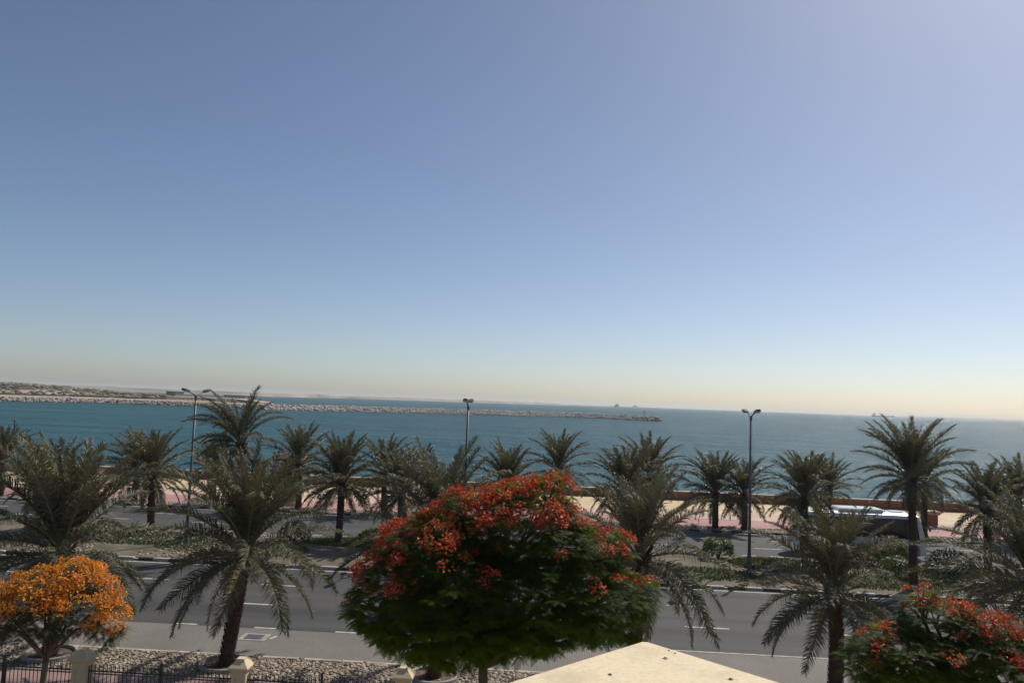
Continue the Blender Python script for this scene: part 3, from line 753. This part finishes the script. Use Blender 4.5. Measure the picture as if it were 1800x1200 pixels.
def flame_tree(X, Y, trunk, lobes, label, petals, leafm, ntips, nflow, leaf_len, seed, trunk_r, per_tip=7, fscale=1.0, minz=.3):
    """lobes: (x, y, z, rx, ry, rz, flower weight) relative to the tree base"""
    q = random.Random(seed); root = empty('flame_tree', (X, Y, -0.06)); tag(root, label, 'flowering tree')
    mb = MB(); top = Vector(trunk[-1]); n = len(trunk)
    mb.tube(trunk, [trunk_r*(1.25 if i == 0 else 1)*(1-.3*i/n) for i in range(n)], 10)
    tips = []
    wts = [l[3]*l[4]*l[5] for l in lobes]; fw = [l[3]*l[4]*l[6] for l in lobes]
    for l in lobes:
        c = Vector(l[:3]); md = top.lerp(c, .5)+Vector((q.uniform(-.15, .15), q.uniform(-.15, .15), q.uniform(.05, .3)))
        mb.tube([top-Vector((0,0,.15)), md, c], [trunk_r*.55, trunk_r*.38, trunk_r*.2], 6)
        for k in range(7):
            d = Vector((q.gauss(0, 1), q.gauss(0, 1), q.uniform(-.2, 1))).normalized()
            e = c+Vector((d.x*l[3], d.y*l[4], d.z*l[5]))*.88; s = md.lerp(c, q.uniform(.2, 1))
            mb.tube([s, s.lerp(e, .5)+Vector((0,0,q.uniform(-.05, .15))), e], [trunk_r*.2, trunk_r*.12, trunk_r*.05], 5)
    mb.build('trunk', M['bark'], root, smooth=True)
    # foliage: rosettes of feathery twice-divided leaves
    Q = []
    def inside(p, skip):
        for j, l in enumerate(lobes):
            if j != skip and ((p.x-l[0])/l[3])**2+((p.y-l[1])/l[4])**2+((p.z-l[2])/l[5])**2 < .55: return True
        return False
    cnt = 0; guard = 0
    while cnt < ntips and guard < ntips*6:
        guard += 1
        li = q.choices(range(len(lobes)), wts)[0]; l = lobes[li]
        d = Vector((q.gauss(0, 1), q.gauss(0, 1), q.gauss(0, 1))).normalized()
        rr = 1-abs(q.gauss(0, .28))
        p = Vector((l[0]+d.x*l[3]*rr, l[1]+d.y*l[4]*rr, l[2]+d.z*l[5]*rr))
        if inside(p, li) and q.random() < .8: continue
        cnt += 1
        for k in range(per_tip):
            a = 2*PI*k/per_tip+q.uniform(-.4, .4)
            out = Vector((math.cos(a), math.sin(a), q.uniform(-.35, .35)))+d*.7
            T = out.normalized(); ln = leaf_len*q.uniform(.75, 1.2)
            Yv = T.cross(Vector((0,0,1)))
            if Yv.length < .1: continue
            Yv.normalize(); U = Yv.cross(T).normalized()
            npair = 10; P = p.copy()
            for s in range(npair):
                t = (s+.5)/npair; T2 = (T-Vector((0,0,.55*t))).normalized(); P = P+T2*ln/npair
                pl = ln*.26*math.sin(PI*min(1, .22+t*.72)); w2 = ln/npair*.30
                for sg in (-1, 1):
                    D = (Yv*sg*.9+T2*.45-U*.15).normalized()*pl
                    Q.append((P-T2*w2, P-T2*w2*.8+D, P+T2*w2*.8+D*1.03, P+T2*w2))
    V = np.array([[tuple(x) for x in f] for f in Q], np.float32).reshape(-1, 3)
    F = np.arange(len(V)).reshape(-1, 4)
    crown = link('crown', mesh_np('crown', V, F, M[leafm], 4), root); crown['kind'] = 'stuff'
    k = 0; guard = 0
    while k < nflow and guard < nflow*30:
        guard += 1
        li = q.choices(range(len(lobes)), fw)[0]; l = lobes[li]
        d = Vector((q.gauss(0, 1), q.gauss(0, 1), q.gauss(.45, .6))).normalized()
        if d.z < minz: continue
        rr = q.uniform(.84, 1.1)
        p = Vector((l[0]+d.x*l[3]*rr, l[1]+d.y*l[4]*rr, l[2]+d.z*l[5]*rr))
        if inside(p, li): continue
        k += 1
        o = link('flower_cluster', FL[q.choice(petals)][q.randrange(4)], crown, p)
        o.rotation_euler = (d.lerp(Vector((0,0,1)), .4).to_track_quat('Z', 'Y')).to_euler()
        s = q.uniform(.75, 1.45)*fscale; o.scale = (s, s, s)
    return root
# big red one in the garden; base at the world ground, crown from 3.8 m to 8.2 m
flame_tree(-1.30, 18.0, [(0,0,0), (.05,0,1.5), (-.05,.05,3.0), (-.1,0,4.15)],
  [(-2.0, 0, 5.55, 1.15, 1.5, 1.15, 1.0), (-.75, -.2, 5.6, 1.75, 1.9, 1.4, .12), (.95, 0, 5.65, 1.8, 1.8, 1.2, .0), (2.45, .1, 5.6, 1.15, 1.4, .85, .35),
   (-1.1, .2, 6.45, 1.35, 1.6, 1.0, 1.0), (.75, .3, 7.0, 1.35, 1.5, 1.15, 1.3), (1.95, .3, 6.4, 1.1, 1.4, .95, .4), (-.05, .1, 7.1, .95, 1.0, .85, 1.2),
   (-1.5, -.3, 5.0, 1.25, 1.3, .65, 0), (.2, -.3, 5.0, 1.3, 1.3, .62, 0),
   (-2.95, .1, 5.15, .5, .6, .42, .5), (3.45, .0, 5.75, .45, .5, .4, .7), (2.75, .2, 6.75, .5, .5, .36, 1.2), (1.35, .2, 7.95, .55, .6, .42, 1.3), (-1.95, .1, 6.85, .55, .6, .38, 1.3), (-.75, .1, 7.55, .5, .5, .4, 1.3), (3.2, -.2, 5.15, .5, .5, .4, 0), (0, -.4, 5.6, 1.9, 1.1, 1.0, 0)],
  'large red-flowered flame tree with dense dark green crown', ('red_petal', 'red2_petal', 'red2_petal'), 'flame_leaf', 2300, 300, .29, 77, .135, 7, 1.15)
flame_tree(9.0, 18.0, [(0,0,0), (.05,0,1.6), (-.05,0,3.2), (0,0,4.2)],
  [(-1.0, 0, 4.75, 1.15, 1.2, .62, .25), (.3, 0, 4.7, 1.3, 1.3, .7, .25), (1.4, 0, 4.75, 1.0, 1.2, .65, .3), (-.25, .2, 5.45, .75, .8, .55, 1.0), (.7, .1, 5.3, .75, .8, .5, 1.0), (-.55, .3, 5.75, .35, .4, .45, .8), (-1.6, .1, 4.55, .75, .9, .5, .05), (2.0, .2, 5.3, .5, .5, .35, .1)],
  'small red-flowered flame tree with low spreading crown', ('red_petal', 'red2_petal', 'red2_petal'), 'flame_leaf', 720, 80, .29, 78, .13, 7, 1.1)
flame_tree(-14.35, 22.0, [(0,0,0), (-.02,0,1.0), (.03,0,1.9), (.05,0,2.35)],
  [(-1.2, 0, 3.4, .9, 1.0, .75, 1.0), (-.1, -.1, 3.75, 1.05, 1.2, .95, 1.2), (.95, 0, 3.7, .95, 1.0, .85, 1.1), (1.65, .1, 3.25, .6, .6, .55, 1.1), (.35, .3, 4.3, .85, .9, .6, 1.1), (-1.7, .1, 3.0, .6, .7, .5, .7)],
  'small orange-flowered flame tree behind the iron fence', ('orange_petal', 'amber_petal', 'amber_petal'), 'dull_leaf', 420, 255, .30, 79, .10, 5, 1.3, -.25)

# ------------------------------------------------------------------ bushes on the median
def bush(X, Y, rx, ry, rz, n, m, label, seed, z0=.14, trim=0.0):
    q = np.random.default_rng(seed); root = empty('bush', (X, Y, z0)); tag(root, label, 'bush', 'bushes on the road median')
    d = q.normal(size=(n, 3)); d /= np.linalg.norm(d, axis=1)[:, None]; d[:, 2] = np.abs(d[:, 2])
    pw = 1-trim*.55
    P = np.sign(d)*np.abs(d)**pw*np.array([rx, ry, rz*1.7])*(1-np.abs(q.normal(0, .12, n)))[:, None]; P[:, 2] += .08
    s = q.uniform(.05, .11, n)[:, None]; u = q.normal(size=(n, 3)); u /= np.linalg.norm(u, axis=1)[:, None]
    v = np.cross(u, d); v /= np.linalg.norm(v, axis=1)[:, None]+1e-6
    V = np.stack([P-u*s, P-v*s*.55, P+u*s, P+v*s*.55], 1).reshape(-1, 3)
    link('foliage', mesh_np('foliage', V, np.arange(4*n).reshape(-1, 4), M[m], 4), root)['kind'] = 'stuff'
    mb = MB(); rr = random.Random(seed)
    for k in range(7):
        a = rr.uniform(0, 2*PI); mb.tube([(0, 0, -.05), (rx*.3*math.cos(a), ry*.3*math.sin(a), rz*.7), (rx*.6*math.cos(a), ry*.6*math.sin(a), rz*1.3)], [.035, .025, .01], 5)
    mb.build('stems', M['bark'], root)
bush(11.3, 52.6, 1.0, .8, .75, 1500, 'bush_leaf', 'clipped yellow-green bush near the street lamp', 1, trim=.8)
bush(22.6, 52.9, 1.15, .8, 1.0, 1700, 'bush_leaf', 'bright yellow-green clipped bush in front of the bus', 2, trim=.7)
bush(19.5, 52.4, 1.8, .9, .8, 1500, 'bush_dark', 'dark spreading bush in front of the bus rear wheel', 3)
bush(25.8, 51.8, 1.7, 1.0, .85, 1600, 'bush_dark', 'dark low bush behind the tall palm by the bus', 4)
bush(-32.5, 49.4, 1.9, 1.1, .7, 1700, 'bush_leaf', 'green bush on the median behind the orange flowering tree', 5)
bush(-17.0, 51.5, 1.2, .8, .8, 1300, 'bush_dark', 'dark bush on the median next to the hydrant view', 6)
bush(-11.8, 52.8, 1.3, .7, .5, 1200, 'bush_leaf', 'low light green bush beside the median palm with grass', 7)
bush(21.3, 49.2, 1.3, .9, .75, 1400, 'bush_leaf', 'leafy bush at the foot of the tall palm by the bus', 8)
bush(30.5, 48.8, 1.7, 1.0, .7, 1500, 'bush_dark', 'dark bush on the median beyond the small red-flowered tree', 9)

# ------------------------------------------------------------------ street lamps
def street_lamp(X, Y, label):
    r0 = empty('street_lamp', (X, Y, .14)); tag(r0, label, 'street lamp', 'double street lamps along the median')
    mb = MB(); mb.tube([(0,0,0), (0,0,3), (0,0,9.35)], [.105, .09, .06], 12); mb.build('pole', M['galv'], r0, smooth=True)
    mb = MB(); mb.bbox(-.2, .2, -.2, .2, -.06, .05, .012); mb.lathe([(.13, .05), (.13, .9), (.11, 1.0)], 12); mb.build('base_plate', M['galv'], r0)
    mb = MB(); mb.lathe([(.075, 9.2), (.085, 9.3), (.085, 9.45), (.05, 9.52)], 12); mb.build('collar', M['galv'], r0)
    for s in (-1, 1):
        mb = MB(); mb.tube([(0, 0, 9.35), (0, s*.35, 9.58), (0, s*1.05, 9.72)], [.045, .04, .035], 8); mb.build('arm', M['galv'], r0, smooth=True)
        mb = MB(); mb.loft([[(-.07, s*1.0, 9.69), (.07, s*1.0, 9.69), (.07, s*1.0, 9.79), (-.07, s*1.0, 9.79)],
                            [(-.17, s*1.25, 9.71), (.17, s*1.25, 9.71), (.14, s*1.25, 9.86), (-.14, s*1.25, 9.86)],
                            [(-.16, s*1.75, 9.83), (.16, s*1.75, 9.83), (.13, s*1.75, 9.93), (-.13, s*1.75, 9.93)],
                            [(-.07, s*1.9, 9.88), (.07, s*1.9, 9.88), (.06, s*1.9, 9.95), (-.06, s*1.9, 9.95)]])
        hd = mb.build('lamp_head', M['lamp_dark'], r0)
        mb = MB(); mb.quad((-.13, s*1.27, 9.705), (.13, s*1.27, 9.705), (.12, s*1.74, 9.82), (-.12, s*1.74, 9.82)); mb.build('lens', M['lens'], hd)
street_lamp(-23.3, 49.2, 'tall double-headed street lamp beside the windswept tall palm')
street_lamp(-5.4, 49.2, 'tall double-headed street lamp beyond the large red-flowered tree')
street_lamp(12.45, 49.2, 'tall double-headed street lamp next to the clipped bush')

# ------------------------------------------------------------------ vehicles
def wheel(parent, x, y, r, w, side):
    root = None
    mb = MB(); n = 20
    prof = [(r*.62, -w/2), (r*.95, -w/2), (r, -w*.35), (r, w*.35), (r*.95, w/2), (r*.62, w/2)]
    rings = [[(x+p*math.cos(2*PI*k/n), y+q, r+p*math.sin(2*PI*k/n)) for p, q in prof] for k in range(n)]
    mb.loft(rings+[rings[0]], caps=False); wo = mb.build('wheel', M['rubber'], parent, smooth=False)
    mb = MB(); ys = y+side*w*.3
    mb.lathe([(0.02, 0), (r*.3, .02), (r*.64, 0)], 16)
    mb.v = [(x+a, ys+side*c, r+b_) for a, b_, c in mb.v]; mb.build('rim', M['rim'], wo)

def bus(X0, X1, Y, label):
    L = X1-X0; W = 2.45; r0 = empty('bus', ((X0+X1)/2, Y, 0.006)); tag(r0, label, 'bus')
    h = L/2
    # body cross-section extruded along x with rounded roof and raked front
    def sec(x, top, inset, z0=.32):
        w = W/2-inset
        return [(x, -w, z0), (x, w, z0), (x, w, 1.5), (x, w-.05, top-.35), (x, w-.16, top-.12), (x, w-.42, top), (x, -w+.42, top), (x, -w+.16, top-.12), (x, -w+.05, top-.35), (x, -w, 1.5)]
    mb = MB()
    mb.loft([sec(-h, 3.0, .10), sec(-h+.12, 3.1, .02), sec(-h+.5, 3.15, 0), sec(h-1.0, 3.15, 0), sec(h-.45, 3.08, .01), [(p[0]-(.28 if p[2] > 1.6 else 0), p[1], p[2]) for p in sec(h-.02, 2.98, .06)], ])
    body = mb.build('body', M['bus_white'], r0)
    mb = MB(); 
    for s in (-1, 1): mb.box(-h+.3, h-.4, min(s*(W/2+.006), s*(W/2-.05)), max(s*(W/2+.006), s*(W/2-.05)), .3, .95)
    mb.build('skirt', M['bus_grey'], r0)
    # side windows, one pane each
    for s in (-1, 1):
        k = 6; xa = -h+.35; xb = h-1.45; pw = (xb-xa)/k
        mb = MB(); q4 = [(xa-.03, s*(W/2+.004), 1.46), (h-.42, s*(W/2+.004), 1.46), (h-.60, s*(W/2-.041), 2.8), (xa-.03, s*(W/2-.041), 2.8)]
        mb.loft([q4, [(p[0], p[1]-s*.05, p[2]) for p in q4]]); mb.build('window_band', M['iron'], r0)
        for i in range(k):
            mb = MB(); a = xa+i*pw+.02; b_ = xa+(i+1)*pw-.02; y0 = s*(W/2+.012); y1 = s*(W/2-.045+.012)
            q4 = [(a, y0, 1.5), (b_, y0, 1.5), (b_, y1, 2.78), (a, y1, 2.78)]
            mb.loft([q4, [(p[0], p[1]-s*.05, p[2]) for p in q4]]); mb.build('window', M['glass'], r0)
        mb = MB(); q4 = [(h-1.32, s*(W/2+.012), .45), (h-.5, s*(W/2+.008), .45), (h-.62, s*(W/2-.03), 2.75), (h-1.32, s*(W/2-.033), 2.75)]
        if s < 0:
            q4 = [(h-1.38, s*(W/2+.012), 1.42), (h-.42, s*(W/2+.008), 1.42), (h-.60, s*(W/2-.03), 2.75), (h-1.38, s*(W/2-.033), 2.75)]
        mb.loft([q4, [(p[0], p[1]-s*.05, p[2]) for p in q4]]); mb.build('door' if s > 0 else 'driver_window', M['glass'], r0)
    mb = MB(); q4 = [(h+.0, -1.02, 1.35), (h+.0, 1.02, 1.35), (h-.26, .98, 2.72), (h-.26, -.98, 2.72)]
    mb.loft([q4, [(p[0]-.06, p[1], p[2]) for p in q4]]); mb.build('windscreen', M['glass'], r0)
    mb = MB(); mb.bbox(-1.6, 1.5, -.85, .85, 3.12, 3.36, .06); mb.build('air_conditioner', M['bus_white'], r0)
    mb = MB(); mb.bbox(h-2.0, h-1.2, -.4, .4, 3.12, 3.22, .03); mb.build('roof_hatch', M['bus_white'], r0)
    for y in (-.85, .85):
        mb = MB(); mb.bbox(h-.03, h+.03, y-.18, y+.18, .75, .98, .02); mb.build('headlight', M['headlight'], r0)
        mb = MB(); mb.bbox(-h-.03, -h+.03, y-.12, y+.12, .9, 1.3, .02); mb.build('tail_light', M['taillight'], r0)
        s = 1 if y > 0 else -1
        mb = MB(); mb.tube([(h-.3, s*1.15, 2.75), (h+.2, s*1.3, 2.7), (h+.22, s*1.32, 2.4)], .025, 6); mb.bbox(h+.17, h+.27, min(s*1.25, s*1.42), max(s*1.25, s*1.42), 2.05, 2.45, .03); mb.build('mirror', M['iron'], r0)
    mb = MB(); mb.bbox(h-.06, h+.06, -1.15, 1.15, .32, .62, .03); mb.build('bumper', M['bus_grey'], r0)
    for x in (-h+2.1, h-2.0):
        for s in (-1, 1): wheel(r0, x, s*(W/2-.13), .46, .28, s)
bus(17.9, 26.3, 57.2, 'white bus with dark windows on the far carriageway behind palms')

def car(Xc, Y, label):
    L, W = 4.7, 1.9; h = L/2; r0 = empty('parked_car', (Xc, Y, .006)); tag(r0, label, 'car')
    def sec(x, z0, z1, w0, w1): return [(x, -w0, z0), (x, w0, z0), (x, w0+.02, (z0+z1)/2), (x, w1, z1-.05), (x, w1-.08, z1), (x, -w1+.08, z1), (x, -w1, z1-.05), (x, -w0-.02, (z0+z1)/2)]
    mb = MB(); mb.loft([sec(-h, .45, .80, .72, .68), sec(-h+.12, .32, .95, .88, .80), sec(-h+1.2, .26, 1.08, .94, .88), sec(0, .25, 1.12, .94, .90), sec(h-.5, .26, 1.12, .94, .88), sec(h-.08, .34, 1.08, .88, .82), sec(h, .45, .95, .76, .74)])
    mb.build('body', M['navy'], r0)
    mb = MB(); mb.loft([[(-h+1.15, -.84, 1.05), (-h+1.15, .84, 1.05), (-h+1.15, .84, 1.10), (-h+1.15, -.84, 1.10)], [(-h+1.95, -.80, 1.05), (-h+1.95, .80, 1.05), (-h+1.95, .66, 1.74), (-h+1.95, -.66, 1.74)],
                        [(h-.75, -.80, 1.05), (h-.75, .80, 1.05), (h-.75, .66, 1.76), (h-.75, -.66, 1.76)], [(h-.12, -.78, 1.05), (h-.12, .78, 1.05), (h-.22, .7, 1.2), (h-.22, -.7, 1.2)]]); cab = mb.build('cabin', M['navy'], r0)
    for s in (-1, 1):
        for a, b_ in ((-h+1.75, -.15), (-.08, 1.1), (1.17, h-.8)):
            mb = MB(); q4 = [(a, s*.825, 1.14), (b_, s*.825, 1.14), (b_-.03, s*.715, 1.64), (a+(.35 if a < -.5 else .03), s*.715, 1.64)]
            mb.loft([q4, [(p[0], p[1]-s*.05, p[2]) for p in q4]]); mb.build('window', M['glass'], cab)
        for x in (-h+.95, h-.95): wheel(r0, x, s*.82, .36, .23, s)
        mb = MB(); mb.bbox(-h-.01, -h+.12, s*.62-.14, s*.62+.14, .66, .82, .02); mb.build('headlight', M['headlight'], r0)
        mb = MB(); mb.bbox(h-.12, h+.01, s*.66-.12, s*.66+.12, .78, 1.0, .02); mb.build('tail_light', M['taillight'], r0)
car(-5.1, 35.3, 'dark car on the near carriageway hidden by the large red-flowered tree')

# ------------------------------------------------------------------ promenade furniture
r0 = empty('kiosk', (-23.4, 68.6, .134)); tag(r0, 'tan square kiosk with brown hipped roof on the promenade', 'kiosk')
mb = MB(); mb.bbox(-1.05, 1.05, -1.05, 1.05, .35, 3.75, .03); mb.build('wall', M['tan'], r0)
mb = MB(); mb.bbox(-1.25, 1.25, -1.25, 1.25, -.05, .36, .03); mb.build('plinth', M['cream'], r0)
mb = MB(); mb.bbox(-1.15, 1.15, -1.15, 1.15, 2.15, 2.32, .03); mb.build('string_course', M['cream'], r0)
mb = MB(); mb.bbox(-1.32, 1.32, -1.32, 1.32, 3.72, 3.95, .04); mb.build('cornice', M['cream'], r0)
mb = MB(); mb.loft([[(-1.45,-1.45,3.95),(1.45,-1.45,3.95),(1.45,1.45,3.95),(-1.45,1.45,3.95)],[(-1.4,-1.4,4.05),(1.4,-1.4,4.05),(1.4,1.4,4.05),(-1.4,1.4,4.05)],[(-.12,-.12,4.7),(.12,-.12,4.7),(.12,.12,4.7),(-.12,.12,4.7)]]); mb.build('roof', M['brown_tile'], r0)
mb = MB(); mb.bbox(1.03, 1.08, -.45, .45, .4, 1.95, .01); mb.build('door', M['cream'], r0)
mb = MB(); mb.bbox(-.5, .5, -1.08, -1.03, 2.6, 3.3, .01); mb.build('window', M['glass'], r0)

r0 = empty('hydrant', (-19.28, 66.4, .13)); tag(r0, 'white hydrant post with orange cap on the pink promenade', 'hydrant')
mb = MB(); mb.lathe([(.13, -.05), (.13, .05), (.10, .1), (.10, .62), (.14, .64), (.14, .78), (.09, .86)], 12); mb.build('barrel', M['white_paint'], r0, smooth=False)
mb = MB(); mb.tube([(0,0,.84), (0,0,1.08)], .03, 8); mb.tube([(-.13,-.12,.55),(0,-.0,.55)], .05, 8); mb.build('nozzle', M['iron'], r0)
mb = MB(); mb.loft([[(-.09,-.02,1.06),(.09,-.02,1.06),(.09,.02,1.06),(-.09,.02,1.06)],[(-.10,-.02,1.3),(.10,-.02,1.3),(.10,.02,1.3),(-.10,.02,1.3)],[(-.05,-.02,1.42),(.05,-.02,1.42),(.05,.02,1.42),(-.05,.02,1.42)]]); mb.build('cap_plate', M['orange_paint'], r0)

r0 = empty('planter', (34.3, 72.2, .136)); tag(r0, 'terracotta planter wall with pale coping beyond the bus', 'planter')
mb = MB(); mb.bbox(-.5, .5, -.4, .4, -.05, 1.16, .02); mb.build('box', M['terracotta'], r0)
mb = MB(); mb.bbox(-.62, .62, -.52, .52, 1.16, 1.46, .02); mb.build('coping', M['coping'], r0)
r0 = empty('stone_block', (-12.7, 79.0, .134)); tag(r0, 'small brown bollard stone on the sandy promenade paving', 'bollard')
mb = MB(); mb.lathe([(.32, -.03), (.36, .2), (.30, .5), (.12, .62)], 10); mb.build('body', M['terracotta'], r0)
mb = MB(); mb.lathe([(.42, -.03), (.42, .06), (.36, .08)], 10); mb.build('base', M['concrete'], r0)

# manhole in the parking bay
r0 = empty('manhole_cover', (-11.9, 31.75, .004)); tag(r0, 'square grey manhole cover in the parking bay paving', 'manhole')
mb = MB(); mb.bbox(-.55, .55, -.45, .45, -.03, .012, .006); mb.build('frame', M['concrete'], r0)
mb = MB(); mb.bbox(-.36, .36, -.3, .3, -.02, .022, .005); mb.build('lid', M['galv'], r0)
mb = MB(); mb.quad((.62, -.12, .004), (.74, -.12, .004), (.9, .3, .004), (.78, .3, .004)); mb.build('paint_mark', M['paint'], r0)

# ------------------------------------------------------------------ boundary fence
PX = [-19.62, -14.52, -9.42, -4.30, .80, 5.90, 11.0]
FY = 24.2
plabs = ['cream fence pillar past the orange flowering tree', 'cream fence pillar at the edge of the orange flowering tree', 'sunlit cream fence pillar in front of the leaning palm', 'cream fence pillar shaded by the large red-flowered tree',
         'cream fence pillar hidden by the cream roof corner', 'cream fence pillar beyond the cream roof corner', 'cream fence pillar behind the small red-flowered tree']
for x, lab in zip(PX, plabs):
    r0 = empty('fence_pillar', (x, FY, -.06)); tag(r0, lab, 'pillar', 'cream pillars of the boundary fence')
    mb = MB(); mb.box(-.19, .19, -.19, .19, 0, 1.44)
    # raised border round recessed panels on front and back, open slot on the flanks
    for s in (-1, 1):
        y0, y1 = sorted((s*.19, s*.215))
        mb.box(-.19, -.115, y0, y1, 0, 1.44); mb.box(.115, .19, y0, y1, 0, 1.44); mb.box(-.115, .115, y0, y1, 1.24, 1.44); mb.box(-.115, .115, y0, y1, 0, .2)
        x0, x1 = sorted((s*.19, s*.225))
        mb.box(x0, x1, -.215, -.05, 0, 1.44); mb.box(x0, x1, .05, .215, 0, 1.44); mb.box(x0, x1, -.05, .05, 1.3, 1.44)
    mb.build('shaft', M['cream'], r0)
    mb = MB()
    for s in (-1, 1):
        x0, x1 = sorted((s*.188, s*.196)); mb.box(x0, x1, -.048, .048, .1, 1.28)
    mb.build('slot', M['iron'], r0)
    mb = MB()
    def sq(a, z): return [(-a,-a,z),(a,-a,z),(a,a,z),(-a,a,z)]
    mb.loft([sq(.235, 1.44), sq(.30, 1.49), sq(.315, 1.53), sq(.315, 1.57), sq(.26, 1.62), sq(.17, 1.70), sq(.125, 1.76), sq(.125, 1.80)]); mb.build('cap', M['cream'], r0)
pk = MB(); pk.box(-.009, .009, -.009, .009, .0, 1.18); pk.loft([[(-.009,-.009,1.18),(.009,-.009,1.18),(.009,.009,1.18),(-.009,.009,1.18)],[(-.002,-.002,1.25),(.002,-.002,1.25),(.002,.002,1.25),(-.002,.002,1.25)]])
pkm = pk.mesh('picket', M['iron'])
flabs = ['black iron fence panel below the orange flowering tree', 'black iron fence panel in front of the leaning palm shadow', 'black iron fence panel between sunlit and shaded pillars', 'black iron fence panel under the large red-flowered tree',
         'black iron fence panel behind the cream roof corner', 'black iron fence panel next to the small red-flowered tree']
for (xa, xb), lab in zip(zip(PX[:-1], PX[1:]), flabs):
    r0 = empty('iron_railing', (xa, FY, 0)); tag(r0, lab, 'fence', 'iron panels of the boundary fence')
    a, b_ = .225, xb-xa-.225
    for z in (.16, 1.08):
        mb = MB(); mb.box(a, b_, -.018, .018, z-.018, z+.018); mb.build('rail', M['iron'], r0)
    mb = MB(); mb.box((a+b_)/2-.03, (a+b_)/2+.03, -.03, .03, -.1, 1.42); mb.build('post', M['iron'], r0)
    k = 36
    for i in range(k):
        x = a+(b_-a)*(i+.5)/k
        if abs(x-(a+b_)/2) > .04: link('picket', pkm, r0, (x, 0, .06))
mb = MB(); mb.bbox(PX[0], PX[-1], FY-.13, FY+.13, -.1, .10, .015); tag(mb.build('fence_plinth', M['concrete']), 'low concrete plinth under the iron fence', 'plinth')

# ------------------------------------------------------------------ porch roof corner below the camera
ZR = 6.8
r0 = empty('porch_roof', (1.36, 10.92, 0), R(-135+1.6)); tag(r0, 'flat cream roof corner with scattered dry leaves', 'roof')
# local axes: the corner at the origin, slab runs to +x and +y
mb = MB(); S_ = 7.5
def plan(i, z): return [(i+.05, i, z), (S_, i, z), (S_, S_, z), (i, S_, z), (i, i+.05, z)]
mb.loft([plan(.03, ZR-.28), plan(0, ZR-.26), plan(0, ZR-.012), plan(.012, ZR)]); mb.build('slab', M['cream_slab'], r0)
mb = MB(); mb.box(.35, S_, .35, S_, -.1, ZR-.28); mb.build('wall', M['cream'], r0)
mb = MB(); mb.box(.2, S_, .2, S_, ZR-.55, ZR-.28); mb.build('cornice', M['cream'], r0)
def dry_leaf(x, y, a, s, lab):
    mb = MB(); n = 5
    for i in range(n):
        t0, t1 = i/n, (i+1)/n; w0 = .3*math.sin(PI*t0); w1 = .3*math.sin(PI*t1)+.001
        z0, z1 = .12*math.sin(3*t0), .12*math.sin(3*t1)
        mb.quad((t0, -w0, z0+.14*w0), (t1, -w1, z1+.14*w1), (t1, 0, z1), (t0, 0, z0)); mb.quad((t0, 0, z0), (t1, 0, z1), (t1, w1, z1+.2*w1), (t0, w0, z0+.2*w0))
    mb.tube([(-.3, 0, .03), (0, 0, 0)], .025, 4)
    o = mb.build('dry_leaf', M['dry_leaf'], None, (x, y, ZR+.002)); o.rotation_euler.z = a; o.scale = (s, s, s)
    tag(o, lab, 'leaf', 'dry leaves on the cream roof')
for x, y, a, s, lab in ((.80, 9.47, 2.0, .07, 'dark dry leaf on the middle of the cream roof'), (1.51, 10.2, .2, .075, 'pale brown dry leaf just below the cream roof corner'),
                        (2.19, 9.56, .3, .075, 'dry leaf lying near the sunward edge of the cream roof'), (1.63, 10.53, 1.0, .04, 'tiny dark leaf fragment by the tip of the cream roof'), (1.70, 10.42, 1.4, .045, 'small dark twig leaf on the cream roof edge')):
    dry_leaf(x, y, a, s, lab)

# ------------------------------------------------------------------ haze
HAZE = 0.00008
if HAZE:
    mb = MB(); mb.box(-12600, 12600, -760, 12600, -4.6, 38)
    m = bpy.data.materials.new('haze'); m.use_nodes = True; nt = m.node_tree; nt.nodes.clear()
    out = nt.nodes.new('ShaderNodeOutputMaterial'); pv = nt.nodes.new('ShaderNodeVolumePrincipled')
    pv.inputs['Color'].default_value = (0.88, 0.88, 0.88, 1); pv.inputs['Density'].default_value = HAZE; pv.inputs['Anisotropy'].default_value = 0.3
    nt.links.new(pv.outputs[0], out.inputs['Volume'])
    o = mb.build('haze', m); o['kind'] = 'stuff'
